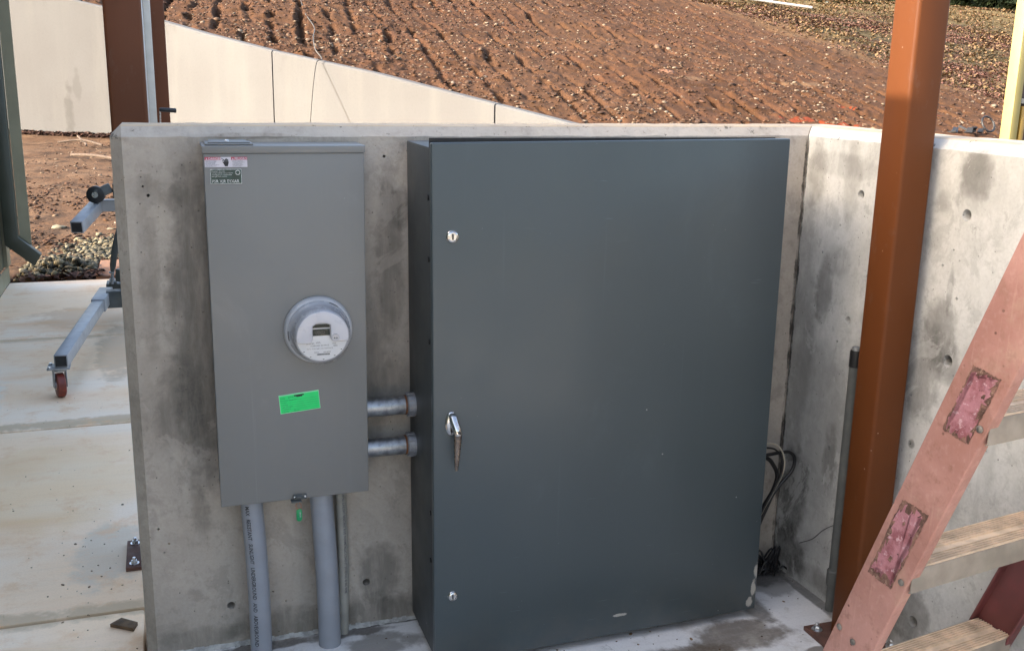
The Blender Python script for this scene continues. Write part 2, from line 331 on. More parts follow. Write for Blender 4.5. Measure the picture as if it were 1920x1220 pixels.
# --- painted steel etc.
def enamel(name, c, rough, chips, scr=None, vert=.06):
    t = T(name, rough, .5); x, y, z = t.sep()
    n1 = t.noise(1.4, 3, .5, t.vec((1, 1, .35)))
    cc = t.mix(t.map(n1, .3, .7), tuple(v*(1-vert) for v in c), tuple(v*(1+vert) for v in c))
    cc = t.mix(t.map(t.noise(30, 5, .65), .55, .8, 0, .12), cc, tuple(v*.7 for v in c))
    cc = t.mix(t.map(t.noise(1, 4, .6, t.vec((40, 40, 1.2))), .6, .8, 0, .10), cc, tuple(min(1, v*1.5) for v in c))
    v = t.vor(15); m = t.math('MULTIPLY', t.map(v, .018, .034, 1., 0.), t.map(t.noise(3.1, 2), .5-chips, .56))
    cc = t.mix(t.math('MULTIPLY', m, .65), cc, (.5,.5,.48))
    v = t.vor(55); m = t.math('MULTIPLY', t.map(v, .03, .06, 1., 0.), t.map(t.noise(5.3, 3), .55, .62))
    cc = t.mix(t.math('MULTIPLY', m, .3), cc, (.4,.4,.4))
    run = t.noise(1, 5, .7, t.vec((55, 55, .9),(3,3,3)))
    cc = t.mix(t.map(run, .62, .78, 0, .16), cc, tuple(min(1, v*2.2+.02) for v in c))
    sm = t.noise(3.5, 7, .72, t.vec((1,1,.8),(6,1,2)), .5); cc = t.mix(t.map(sm, .56, .72, 0, .14), cc, tuple(v*1.9+.01 for v in c))
    low = t.math('MULTIPLY', t.map(z, .0, .16, 1., 0.), t.map(t.noise(14, 6, .7), .35, .65))
    cc = t.mix(t.math('MULTIPLY', low, .10), cc, (.20,.16,.12))
    sc_ = t.noise(1, 3, .6, t.vec((9, 9, 160),(1,8,3))); cc = t.mix(t.math('MULTIPLY', t.map(sc_, .70, .74), t.map(t.noise(2.1, 2), .52, .6, 0, .35)), cc, tuple(v*2.6+.02 for v in c))
    if scr:
        wp = t.noise(38, 5, .7)
        for (ca, cb, ra, rb) in scr: cc = t.mix(t.math('MULTIPLY', t.blob(x, z, ca, cb, ra, rb, wp, .35), .85), cc, (.42,.40,.36))
    t.color(cc); t.rough(t.map(t.noise(6, 4), .3, .7, rough*.85, rough*1.25)); nb = t.bump(t.noise(2.2, 2), .22, .02); n = t.n('ShaderNodeBump'); n.inputs['Strength'].default_value = .06; n.inputs['Distance'].default_value = .001
    t.l(t.noise(420, 2), n.inputs['Height']); t.l(nb, n.inputs['Normal']); t.l(n.outputs[0], t.b.inputs['Normal']); return t.m
M['meter_paint'] = enamel('light_grey_enamel', (.158,.160,.154), .42, .05)
M['cab_paint'] = enamel('dark_grey_enamel', (.046,.060,.0655), .34, .02, [(.862,.070,.007,.026),(.853,.030,.009,.014),(.480,.055,.016,.004),(.868,.115,.008,.022)])
M['cab_side'] = enamel('dark_grey_enamel_side', (.045,.05,.05), .5, .0)
M['gasket'] = flat('black_rubber_gasket', (.008,.008,.009), .6)
M['black'] = flat('black_plastic', (.012,.012,.013), .45)
M['blackcable'] = flat('black_cable_jacket', (.010,.010,.011), .4)
M['greycable'] = flat('pale_wire_jacket', (.42,.38,.30), .5)
M['galv'] = paint('galvanised_steel', (.31,.32,.33), .38, metal=.85, var=.3, sc=70, bump=.15, dirt=((.25,.24,.22), .4))
M['nut'] = paint('cast_zinc', (.30,.31,.33), .45, metal=.7, var=.25, sc=60, bump=.3)
M['rust'] = paint('rusty_thread', (.18,.07,.025), .8, var=.4, sc=80, bump=.3)
M['chrome'] = paint('chrome', (.55,.54,.52), .16, metal=1, var=.08, sc=30, bump=.0)
M['bronze'] = paint('tarnished_chrome', (.26,.21,.17), .28, metal=1, var=.2, sc=60)
M['zinc'] = paint('bright_zinc', (.62,.63,.64), .3, metal=.9, var=.15, sc=50)
M['pvc'] = paint('grey_pvc', (.29,.31,.345), .42, var=.07, sc=14, bump=.02, dirt=((.14,.14,.14), .3))
M['pvc_dull'] = paint('dusty_grey_pvc', (.34,.33,.29), .6, var=.15, sc=20, dirt=((.08,.075,.06), .6))
M['pvc_wall'] = paint('dark_grey_pvc', (.115,.12,.115), .55, var=.15, sc=20, dirt=((.2,.19,.17), .4))
M['ink'] = flat('black_ink', (.012,.012,.014), .6)
M['ink_grey'] = flat('grey_ink', (.10,.10,.11), .7)
M['meter_white'] = paint('meter_face_white', (.74,.75,.76), .35, var=.03)
M['meter_grey'] = paint('meter_shell_grey', (.44,.45,.48), .25, var=.05, sc=30)
M['meter_shroud'] = paint('meter_shroud_grey', (.58,.58,.62), .3, var=.03)
M['ring'] = paint('meter_ring_grey', (.40,.41,.43), .4, metal=.1, var=.1)
M['lcd'] = paint('lcd_glass', (.020,.024,.016), .6, .08, var=.05)
M['lcd_seg'] = flat('lcd_segments', (.012,.016,.010), .3)
M['sticker_green'] = paint('fluorescent_green_paper', (.03,.80,.20), .7, var=.05, sc=60)
M['sticker_edge'] = paint('pale_green_paper_edge', (.35,.85,.5), .7)
M['sticker_ink'] = flat('dark_green_ink', (.01,.25,.08), .7)
M['label_white'] = paint('label_white', (.62,.60,.66), .5, var=.05)
M['label_red'] = paint('label_red', (.50,.06,.10), .5, var=.1)
M['label_green'] = paint('label_dark_green', (.012,.045,.035), .4, var=.3, sc=60)
M['label_silver'] = paint('worn_silver', (.45,.48,.47), .4, var=.4, sc=200)
M['tag_green'] = paint('green_plastic_tag', (.01,.30,.10), .3, var=.1)
M['copper'] = paint('copper_wire', (.45,.20,.12), .4, metal=.8)
def post_paint(name, c, up):
    t = T(name, .5, .22)
    cc = t.mix(t.map(t.noise(2, 4, .5, t.vec((1,1,.4))), .3, .7), tuple(v*.9 for v in c), tuple(v*1.08 for v in c))
    cc = t.mix(t.map(t.noise(40, 5, .7), .6, .8, 0, .2), cc, up)
    cc = t.mix(t.map(t.noise(9, 7, .75, t.vec((1,1,.35),(3,1,1))), .55, .72, 0, .30), cc, tuple(v*.55 for v in c))
    cc = t.mix(t.map(t.noise(7, 7, .75, t.vec((1,1,.5),(8,1,1))), .60, .66, 0, .22), cc, tuple(v*.7+.05 for v in c))
    v = t.vor(22); cc = t.mix(t.math('MULTIPLY', t.map(v, .03, .06, 1., 0.), t.map(t.noise(4, 2), .52, .6)), cc, (.35,.25,.2))
    t.color(cc); t.bump(t.noise(180, 3), .06, .002); return t.m
M['post_orange'] = post_paint('orange_brown_paint', (.112,.034,.0085), (.045,.02,.012))
M['post_brown'] = post_paint('red_brown_paint', (.115,.040,.018), (.07,.025,.015))  # redder brown mix for the two left posts
M['plate'] = paint('brown_primed_plate', (.14,.065,.045), .6, var=.25, sc=30, dirt=((.05,.03,.02), .6))
M['lift_grey'] = paint('lift_grey_paint', (.33,.335,.35), .4, var=.08, sc=20, dirt=((.16,.15,.14), .4))
M['lift_dark'] = paint('lift_dark_steel', (.09,.10,.10), .5, var=.2, sc=20)
M['lift_alu'] = paint('mast_aluminium', (.55,.57,.60), .4, metal=.5, var=.1)
M['lift_white'] = paint('mast_white_rail', (.66,.63,.57), .5, var=.05)
M['wheel_red'] = paint('red_polyurethane', (.20,.035,.02), .45, var=.25, sc=40)
M['fiberglass'] = None
def fiberglass():
    t = T('worn_pink_fiberglass', .6, .35)
    c = t.mix(t.map(t.noise(5, 6, .6), .35, .65), (.34,.165,.130), (.45,.240,.195))
    c = t.mix(t.map(t.noise(28, 6, .7), .54, .72, 0, .55), c, (.20,.095,.065))
    c = t.mix(t.map(t.noise(7, 8, .75, t.vec((1,1,1),(4,2,1))), .54, .66, 0, .35), c, (.42,.28,.20))
    c = t.mix(t.map(t.noise(1, 5, .7, t.vec((120,120,5))), .56, .7, 0, .22), c, (.58,.36,.29))
    v = t.vor(38); c = t.mix(t.math('MULTIPLY', t.map(v, .05, .13, 1., 0.), t.map(t.noise(9, 3), .44, .56)), c, (.13,.06,.045))
    c = t.mix(t.map(t.noise(1, 7, .75, t.vec((16,16,9),(2,5,1))), .55, .62, 0, .30), c, (.24,.13,.09))
    c = t.mix(t.map(t.noise(90, 3), .5, .8, 0, .2), c, (.65,.42,.36))
    t.color(c); t.bump(t.noise(150, 4), .25, .003); return t.m
M['fiberglass'] = fiberglass()
M['fiber_dark'] = paint('deep_red_fiberglass', (.13,.035,.035), .5, var=.25, sc=15, dirt=((.09,.03,.03), .5))
def torn(kind):
    t = T('torn_label_'+kind, .75, .3)
    if kind == 'glue':
        c = t.mix(t.map(t.noise(45, 8, .75), .40, .60), (.10,.055,.040), (.25,.135,.10))
        c = t.mix(t.map(t.noise(110, 6, .7), .58, .64), c, (.32,.22,.16))
    else:
        c = t.mix(t.map(t.noise(30, 8, .7), .38, .60), (.27,.095,.105), (.42,.19,.21))
        c = t.mix(t.map(t.noise(75, 7, .75, t.vec((1,1,1),(3,3,3))), .56, .64), c, (.55,.36,.37))
        c = t.mix(t.map(t.noise(60, 8, .75, t.vec((1,1,1),(7,3,1))), .60, .65), c, (.10,.045,.035))
    t.color(c); t.bump(t.noise(60, 8, .75), .9, .004); return t.m
M['glue'] = torn('glue')
M['torn'] = torn('paper')
M['alu'] = paint('ladder_step_aluminium', (.62,.47,.33), .55, metal=.1, var=.2, sc=30, dirt=((.30,.22,.15), .6))
M['alu_skirt'] = paint('dull_aluminium', (.26,.225,.185), .6, metal=.1, var=.2, sc=22, dirt=((.2,.19,.15), .6))
M['rivet'] = paint('steel_rivet', (.22,.20,.17), .5, metal=.6, var=.3, sc=60)
M['bwall'] = paint('green_metal_siding', (.115,.13,.095), .35, var=.15, sc=3, dirt=((.2,.2,.16), .4))
M['spout'] = paint('dark_olive_metal', (.050,.055,.040), .4, var=.12, sc=6)
M['trim'] = paint('tan_olive_trim', (.30,.28,.19), .45, var=.1, sc=6)
M['roof'] = paint('dark_roof_metal', (.08,.09,.07), .5)
M['board'] = paint('reddish_plywood', (.20,.095,.05), .8, var=.15, sc=6, bump=.2)
M['wood'] = paint('weathered_wood_scrap', (.16,.10,.055), .9, var=.3, sc=60, bump=.4)
M['yellow'] = paint('yellow_paint', (.34,.29,.11), .45, var=.05, sc=5)
M['yellow2'] = paint('amber_yellow_paint', (.32,.20,.035), .45, var=.05, sc=5)
M['orange'] = paint('orange_wood', (.28,.10,.02), .6, var=.15, sc=10)
M['panelbrown'] = paint('mauve_brown_board', (.10,.065,.055), .7, var=.12, sc=4)
M['whiterail'] = paint('white_rail', (.30,.29,.26), .5)
M['whitepipe'] = paint('white_plastic_pipe', (.32,.32,.32), .4)
M['rope'] = paint('grey_cable', (.075,.07,.06), .6)
M['bark'] = paint('dry_bark', (.10,.07,.05), .9, var=.3, sc=30)
def evergreen():
    t = T('dark_foliage', .8, .2); t.color(t.mix(t.island(), (.012,.022,.010), (.045,.06,.022))); return t.m
M['wood_far'] = evergreen()

# ================================================================ THE SETTING
BY0 = -2.8
P0 = np.array([-.25, 21.]); DB = np.array([.64, -.77]); DB /= np.linalg.norm(DB); NB = np.array([-DB[1], DB[0]])
DA = np.array([-.85, .53]); DA /= np.linalg.norm(DA); NA = np.array([DA[1], -DA[0]])
def plane(x, y): return 2.35+.2*(y-21)-.03*(x+.25)
def ground_z(x, y, detail=True):
    x = np.asarray(x, float); y = np.asarray(y, float)
    sA = (x-P0[0])*NA[0]+(y-P0[1])*NA[1]; sB = (x-P0[0])*NB[0]+(y-P0[1])*NB[1]; s = np.maximum(sA, sB)
    hill = plane(x, y)-.07
    hill = np.where(hill > 4.6, 4.6+.45*(1-np.exp(-(hill-4.6)/.45)), hill)
    yard = -.015-.10*np.clip((y-17)/4, 0, 1)*(x < 2)
    k = np.clip((s-.08)/.12, 0, 1)
    on = np.clip((hill-yard)/.15, 0, 1)
    z = yard+(np.maximum(hill, yard)-yard)*k
    if detail:
        hk = k*on; tilled = hk*np.clip((20.5-x)/1.5, .15, 1)*np.clip((60-y)/10, 0, 1)
        u = x-.105*y+.25*(vnoise(x*.25, y*.12, 91)-.5)
        fi = np.floor(u/.62); fu = (u/.62-fi-.5)*.62+.16*(vnoise(fi*3.7, y*.5, 3)-.5)+.10*(vnoise(fi*1.3, y*2.6, 5)-.5)
        amp = np.clip(vnoise(fi*7.1+2, y*1.1, 8)*2.2-.55, 0, 1)*np.clip(vnoise(fi*5.3, y*4.3, 9)*2.4-.4, 0, 1)
        amp = amp*np.clip(1.25-.045*np.maximum(x-4, 0), .5, 1.25)*np.clip(1.3-(vnoise(x*.15, y*.1, 61))*1.0, .2, 1)
        fur = -np.exp(-(fu/.06)**2)*amp*.30+np.exp(-((fu+.13)/.07)**2)*amp*.05
        clod = fbm(x*4.5, y*3.5, 4, 21)*.085*np.clip(1.25-.05*np.maximum(x-3, 0), .45, 1.25)
        lump = np.clip(vnoise(x*7.5, y*6.0, 33)-.62, 0, 1)*.11
        z = z+tilled*(fur+clod+lump)+(1-tilled)*fbm(x*3, y*3, 4, 40)*.05*np.clip(1-((y < 5.6)*1.), .2, 1)
        z = z+hk*fbm(x*.3, y*.3, 2, 50)*.35*np.clip((s-.4)/2, 0, 1)
    z = np.where((y < 4.95) & (x < 4), -.11, z)
    return z
az = np.concatenate([np.linspace(-180, -16, 40)[:-1], np.linspace(-16, 54, 900), np.linspace(54, 180, 30)[1:]])
ds = np.concatenate([[.0, 2.5, 5], np.exp(np.linspace(math.log(6.6), math.log(46), 560)), [55, 70, 100, 160, 300, 700, 1500]])
A_, D_ = np.meshgrid(np.radians(az), ds)
GX = -.0378+D_*np.sin(A_); GY = -2.3655+D_*np.cos(A_)
GZ = ground_z(GX, GY)
V = np.stack([GX, GY, GZ], -1).reshape(-1, 3); na = len(az); nd = len(ds)
ii, jj = np.meshgrid(np.arange(nd-1), np.arange(na-1), indexing='ij'); b0 = (ii*na+jj).ravel()
F = np.stack([b0, b0+1, b0+na+1, b0+na], 1)[:, ::-1]
g = np_mesh('ground', V, F, M['soil'], smooth=True); tag(g, kind='structure')

# patio slabs left of the wall (tooled joints are gaps) and the pad inside the corner
def slab(x0, x1, y0, y1, z1, mat, name):
    m = MB().box((x0, y0, z1-.1), (x1, y1, z1)); o = m.build(name, mat, None, bevel=.006, seg=2); tag(o, kind='structure'); return o
for a, b in ((-6, -2.9), (-2.894, -1.29), (-1.284, .248), (.258, 1.798), (1.811, 3.278), (3.291, 4.85)):
    if b < .26: slab(-1.02, -.15, a, b, 0, M['slab'], 'patio_slab')
    else: slab(-1.02, -.15 if b < .3 else 1.75, .26 if abs(a-.258) < 1e-3 else a, b, 0, M['slab'], 'patio_slab')
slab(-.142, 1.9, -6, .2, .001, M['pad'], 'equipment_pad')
slab(-30, 14, -26, -6.01, -.006, M['apron_bounce'], 'bounce_apron'); slab(-30, -1.03, -6.0, BY0-.12, -.004, M['apron_bounce'], 'bounce_apron'); slab(1.91, 14, -6.0, -3.1, -.004, M['apron_bounce'], 'bounce_apron')  # unseen apron, added to bounce sunlight back onto the shaded wall
gb = MB(); random.seed(4)
for x0 in np.arange(-.13, 1.58, .012):
    h = .006+.004*random.random(); wd = .008+.006*random.random()
    gb.add([(x0,0,0),(x0+.0125,0,0),(x0+.0125,0,h),(x0,0,h),(x0,-wd,.001),(x0+.0125,-wd,.001)], [(3,2,5,4),(0,3,4),(1,5,2)])
o = gb.build('grout_bead', M['grout']); tag(o, kind='structure')

# ---- concrete walls of the corner (mitred), with real tie holes
def section(t_in, hz): return [(t_in, 0), (t_in, H-hz), (CH, H+CH-hz) if hz == 0 else (CH, H), (TH-CH, H+CH-hz) if hz == 0 else (TH-CH, H), (TH-t_in, H-hz), (TH-t_in, 0)]
def sweep(stations, tofn):
    rnd = random.Random(7); vs = []; n = 6
    for k, st in enumerate(stations):
        for j, (t, z) in enumerate(st[1]):
            jz = rnd.uniform(-.0012, .0012) if j in (1, 2, 3) and 0 < k < len(stations)-1 else 0
            jt = rnd.uniform(-.0006, .0006) if j in (1, 2) and 0 < k < len(stations)-1 else 0
            vs.append(tofn(st[0], t+jt, z+jz))
    fs = [(i*n+k, i*n+(k+1) % n, (i+1)*n+(k+1) % n, (i+1)*n+k) for i in range(len(stations)-1) for k in range(n)]
    fs += [tuple(range(n)), tuple(range((len(stations)-1)*n, len(stations)*n))[::-1]]
    return MB().add(vs, fs)
FULL = [(0,0),(0,H),(CH,H+CH),(TH-CH,H+CH),(TH,H),(TH,0)]
END = [(CH,0),(CH,H-.001),(CH+.002,H),(TH-CH-.002,H),(TH-CH,H-.001),(TH-CH,0)]
def cut_holes(o, holes, axis):
    cm = MB()
    for (a, z, r) in holes:
        if axis == 'y': cm.lathe([(r*1.25,-.01),(r*1.15,0),(r,.006),(r*.8,.075)], (a, 0, z), (0,1,0), 18)
        else:
            x = wall_x(a); cm.lathe([(r*1.25,-.01),(r*1.15,0),(r,.006),(r*.8,.075)], (x, a, z), (1,0,0), 18)
    c = cm.build('cutter', M['grout'])
    md = o.modifiers.new('b', 'BOOLEAN'); md.object = c; md.operation = 'DIFFERENCE'; md.solver = 'EXACT'
    dg = bpy.context.evaluated_depsgraph_get(); dg.update(); me = bpy.data.meshes.new_from_object(o.evaluated_get(dg))
    o.modifiers.clear(); o.data = me; bpy.data.objects.remove(c)
    me.materials.clear(); me.materials.append(o_mat)
    for p in me.polygons: p.material_index = 0
XL = -.1403; XR = 1.59
def wall_x(y): return XR-.045*min(y, 0)
st = [(XL, END), (XL+CH, FULL)]+[(x, FULL) for x in np.arange(XL+CH+.03, XR-.03, .03)]
mitre = [(t, z) for t, z in FULL]
m = sweep(st+[(XR, FULL)], lambda s_, t, z: (s_ if s_ < XR-1e-6 else XR+t-.0012, t, z))
o_mat = M['wall_front']; o = m.build('concrete_wall', o_mat)
cut_holes(o, [(.059,.108,.0085), (.392,.12,.0085), (-.075,.29,.002), (-.096,.33,.0025), (.19,.10,.002),(.16,.13,.002),(.12,1.22,.004),(-.07,1.11,.003),(-.08,1.13,.002),(.45,1.19,.003)], 'y')
tag(o, 'stained grey concrete wall carrying the meter box, its top edge chamfered', 'concrete wall')
m = sweep([(0, FULL)]+[(y, FULL) for y in -np.arange(.03, 3.0, .04)]+[(-3.0, FULL)], lambda s_, t, z: (wall_x(s_)+t, s_ if s_ < -1e-6 else t-.0012, z))
o_mat = M['wall_side']; o = m.build('concrete_wall', o_mat)
cut_holes(o, [(-.228,1.106,.0095), (-.225,.785,.009), (-.572,1.100,.0115), (-.569,.770,.0125), (-.562,.115,.0125), (-.20,.43,.005),(-.283,.91,.007),(-.192,.721,.003),(-.485,.545,.004),(-.572,.914,.0035),(-.36,.6,.004),(-.16,1.02,.0025),(-.10,.94,.0025),(-.52,.98,.003),(-.47,.66,.003)], 'x')
tag(o, 'pale streaked concrete wall on the right, behind the orange post', 'concrete wall')

# ---- retaining wall on the far side of the yard
rt = MB()
def rw_top(s, leg):   # s metres from the bend
    p = P0+(DB if leg == 'B' else DA)*s; return p
def rw_panel(pa, pb, za, zb, nrm):
    n3 = Vector((nrm[0], nrm[1], 0)); a = Vector((*pa, -.4)); b = Vector((*pb, -.4)); c = .03; th = .26
    def s5(p, z): return [p, Vector((p.x, p.y, z-c)), Vector((p.x, p.y, z))+n3*c, Vector((p.x, p.y, z))+n3*(th-c), Vector((p.x, p.y, z-c))+n3*th, p+n3*th]
    vs = s5(a, za)+s5(b, zb)
    rt.add(vs, [(i, (i+1) % 6, (i+1) % 6+6, i+6) for i in range(6)]+[tuple(range(6)), tuple(range(6, 12))[::-1]])
zB = lambda k: float(np.interp(k, [0, .7, 3.63, 6.08, 8.69, 10.16, 12.6], [2.38, 2.22, 1.70, 1.33, .86, .60, .12]))
for a, b in ((0.004, 1.8), (1.8, 3.61), (3.64, 6.1), (6.1, 8.65), (8.68, 10.2), (10.2, 12.6)): rw_panel(P0+DB*a, P0+DB*b, zB(a), zB(b), NB)
zA = lambda k: float(np.interp(k, [0, .95, 1.85, 3, 8], [2.38, 2.56, 2.74, 2.84, 3.0]))
for a, b in ((0.0, .95), (.95, 1.85), (1.85, 3.4), (3.42, 8)): rw_panel(P0+DA*a, P0+DA*b, zA(a), zA(b), NA)
o = rt.build('retaining_wall', M['retaining']); tag(o, 'long pale retaining wall sloping down below the tilled hillside', 'retaining wall')

# ---- metal building along the left edge
EAVE = 2.46
bd = empty('metal_building', (-1.02, 4.9, 0), 'olive green metal building at the left edge with its corner downspout', 'building')
MB().box((-1.024, BY0, 0), (-1.02, 4.90, .11)).build('base_strip', M['trim'], bd)
m = MB(); m.box((-5.5, BY0, .11), (-1.035, 4.93, EAVE)); m.build('wall', M['bwall'], bd)
m = MB()
for y in np.arange(BY0+.1, 4.8, .3): m.box((-1.036, y, .11), (-1.022, y+.05, EAVE-.1))
m.build('siding_rib', M['bwall'], bd, bevel=.004)
MB().prism([(-5.6,BY0-.1,EAVE+.9),(-5.6,BY0-.1,EAVE+.0),(-1.0,BY0-.1,EAVE+.0),(-1.0,BY0-.1,EAVE+.06)], (0, 5.05-BY0, 0)).build('roof', M['roof'], bd)
MB().box((-1.034, 4.80, .11), (-1.012, 4.945, EAVE)).build('corner_trim', M['trim'], bd)
ds_ = MB(); ys0, ys1 = 4.70, 4.775
ds_.prism([(-1.005, ys0, EAVE), (-.925, ys0, EAVE), (-.925, ys0, .32), (-.80, ys0, .20), (-.845, ys0, .13), (-1.005, ys0, .27)], (0, ys1-ys0, 0))
sp = ds_.build('downspout', M['spout'], bd, bevel=.006)
MB().prism([(-.924, ys1, EAVE), (-.858, ys1, EAVE), (-.858, ys1, .20), (-.885, ys1, .235), (-.924, ys1, .29)], (0, .012, 0)).build('edge_trim', M['trim'], bd)

# ---- steel posts
def post(cx, cy, hw, mat, label, loc_label, plate_z=.0, top=3.1, pl=.045):
    e = empty('steel_post', (cx, cy, 0), label, 'steel post', 'square steel posts')
    MB().box((cx-hw, cy-hw, .013), (cx+hw, cy+hw, top)).build('shaft', mat, e, bevel=.009, seg=3, smooth=True)
    p = MB().box((cx-hw-pl, cy-hw-pl, 0.001), (cx+hw+pl, cy+hw+pl, .0125)).build('base_plate', M['plate'], e, bevel=.001)
    for sx in (-1, 1):
        for sy in (-1, 1):
            bx, by = cx+sx*(hw+pl*.5), cy+sy*(hw+pl*.45)
            b = MB(); b.lathe([(.0135,.0125),(.0135,.0145)], (bx,by,0), (0,0,1), 20); b.lathe([(.0095,.0145),(.0095,.020),(.008,.0225)], (bx,by,0), (0,0,1), 6); b.lathe([(.005,.022),(.005,.030),(.004,.031)], (bx,by,0), (0,0,1), 12)
            b.build('anchor_bolt', M['zinc'], e, smooth=True)
    return e
post(1.548, -.438, .0422, M['post_orange'], 'bright orange-brown square post standing in front of the side wall', '')
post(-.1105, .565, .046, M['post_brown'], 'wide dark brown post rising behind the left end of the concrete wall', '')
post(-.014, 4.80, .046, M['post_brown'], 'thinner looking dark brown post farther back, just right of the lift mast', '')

# ================================================================ ELECTRICAL EQUIPMENT
# big cabinet, turned and leaning very slightly
X0, X1, DEP, Z0 = .5011, 1.374, .2688, .0192; Z1 = Z0+1.22; CR, CY = .006, .0147
def cabx(v):
    dx = v.x-X0; dz = v.z-Z0
    return Vector((X0+dx*math.cos(CR)-dz*math.sin(CR), v.y+dx*math.sin(CY), Z0+dx*math.sin(CR)+dz*math.cos(CR)))
cb = empty('electrical_cabinet', (X0, 0, Z0), 'large dark grey steel electrical cabinet with closed door standing on the pad', 'electrical cabinet')
MB().box((X0+.006, -DEP+.028, Z0+.01), (X1-.02, -.016, Z1-.012)).xf(cabx).build('body', M['cab_side'], cb, bevel=.003)
MB().box((X0, -DEP, Z0), (X1, -DEP+.018, Z1)).xf(cabx).build('door', M['cab_paint'], cb, bevel=.004, seg=3)
MB().box((X0+.003, -DEP+.019, Z0+.012), (X1-.01, -DEP+.027, Z1-.02)).xf(cabx).build('door_gasket', M['gasket'], cb)
MB().prism([(X0+.001, -DEP+.02, Z1-.012), (X1-.03, -DEP+.02, Z1-.012), (X1-.03, -DEP+.02, Z1+.002), (X0+.001, -DEP+.02, Z1+.0085)], (0, .004, 0)).xf(cabx).build('drip_flange', M['gasket'], cb)
for z in (1.12, .985, .80, .39, .27): MB().lathe([(.006,0),(.006,.0025),(.004,.003)], (X0+.006, -DEP+.05, z), (-1,0,0), 12).xf(cabx).build('side_bolt', M['black'], cb)
def latch(x, z, r):
    b = MB().lathe([(r*1.12,0),(r*1.12,.0015),(r,.003),(r*.95,.005),(r*.72,.0062),(r*.68,.0045),(0.001,.0045)], (x, -DEP+.0005, z), (0,-1,0), 32).xf(cabx).build('latch', M['chrome'], cb, smooth=True)
    MB().box((x-r*.12, -DEP-.0058, z-r*.5), (x+r*.12, -DEP-.0035, z+r*.5)).xf(cabx).build('slot', M['black'], b)
latch(.5465, 1.041, .0125); latch(.5455, .197, .0108)
hx, hz = .5440, .625
esc = MB().lathe([(.019,0),(.019,.003),(.016,.006),(.012,.007)], (0, 0, 0), (0,-1,0), 32).xf(lambda v: cabx(Vector((hx-.001+v.x*.75, -DEP+v.y, hz-.003+v.z*1.45)))).build('handle_escutcheon', M['chrome'], cb, smooth=True)
def loft(secs, n=16):
    m = MB(); vs = []
    for (x, y, z, rx, ry) in secs:
        for k in range(n):
            a = 2*math.pi*k/n; c, s = math.cos(a), math.sin(a); q = .72
            vs.append((x+rx*math.copysign(abs(c)**q, c), y+ry*math.copysign(abs(s)**q, s), z))
    N = len(secs)
    return m.add(vs, [(i*n+k, i*n+(k+1) % n, (i+1)*n+(k+1) % n, (i+1)*n+k) for i in range(N-1) for k in range(n)]+[tuple(range(n)), tuple(range((N-1)*n, N*n))])
yy = -DEP
hub = loft([(hx, yy-.008, hz+.022, .005,.006), (hx, yy-.012, hz+.018, .009,.009), (hx+.001, yy-.015, hz+.008, .0095,.012), (hx+.004, yy-.022, hz-.004, .0095,.014), (hx+.006, yy-.028, hz-.016, .0095,.012), (hx+.006, yy-.030, hz-.021, .008,.009)]).xf(cabx).build('handle_hub', M['chrome'], cb, smooth=True)
loft([(hx+.006, yy-.029, hz-.018, .0088,.009), (hx+.006, yy-.028, hz-.045, .0078,.0065), (hx+.005, yy-.026, hz-.08, .0058,.005), (hx+.004, yy-.025, hz-.104, .0038,.004), (hx+.004, yy-.025, hz-.107, .0025,.0025)]).xf(cabx).build('handle_lever', M['bronze'], cb, smooth=True)
MB().lathe([(.0035,0),(.0035,.002)], (hx+.007, yy-.0405, hz-.013), (0,-1,0), 14).xf(cabx).build('keyhole', M['black'], hub)

# meter box
B0, B1, BD, BZ0, BZ1 = .0431, .384, .1128, .4152, 1.2241; BRr, BY = -.0016, .0055
def bx_(v):
    dx = v.x-B0; dz = v.z-BZ1
    return Vector((B0+dx*math.cos(BRr)-dz*math.sin(BRr), v.y+dx*math.sin(BY), BZ1+dx*math.sin(BRr)+dz*math.cos(BRr)))
mb = empty('meter_box', (B0, 0, BZ0), 'tall light grey meter box hung on the wall above the PVC pipes', 'meter box')
MB().box((B0+.004, -BD+.012, BZ0+.008), (B1-.004, -.003, BZ1-.003)).xf(bx_).build('body', M['meter_paint'], mb, bevel=.002)
MB().box((B0+.0015, -BD, BZ0), (B1-.0015, -BD+.011, BZ1-.016)).xf(bx_).build('front_cover', M['meter_paint'], mb, bevel=.002, seg=3)
MB().prism([(B0-.001, -BD-.003, BZ1-.016), (B0-.001, -BD-.003, BZ1-.001), (B0-.001, -BD+.002, BZ1), (B0-.001, -.003, BZ1), (B0-.001, -.003, BZ1-.003), (B0-.001, -BD+.004, BZ1-.003), (B0-.001, -BD+.004, BZ1-.016)], (B1-B0+.002, 0, 0)).xf(bx_).build('top_hood', M['meter_paint'], mb, bevel=.0012)
hubp = MB().box((B0+.006, -.108, BZ1+.0005), (B0+.105, -.012, BZ1+.004)).xf(bx_)
hb = hubp.build('hub_plate', M['meter_paint'], mb, bevel=.003)
MB().prism([(B0+.012,-.10,BZ1+.004),(B0+.099,-.10,BZ1+.004),(B0+.094,-.02,BZ1+.004),(B0+.017,-.02,BZ1+.004)], (0,0,.003)).xf(bx_).build('hub_cap', M['meter_paint'], hb, bevel=.003)
MB().lathe([(.005,0),(.005,.002),(.003,.004)], (B0+.052, -.085, BZ1+.0068), (0,0,1), 14).xf(bx_).build('cap_screw', M['zinc'], hb, smooth=True)
yf = -BD
def fm(x0, z0, rot=0, yoff=-.0022):
    c, s = math.cos(rot), math.sin(rot)
    return lambda a, b: bx_(Vector((x0+a*c-b*s, yf+yoff, z0+a*s+b*c)))
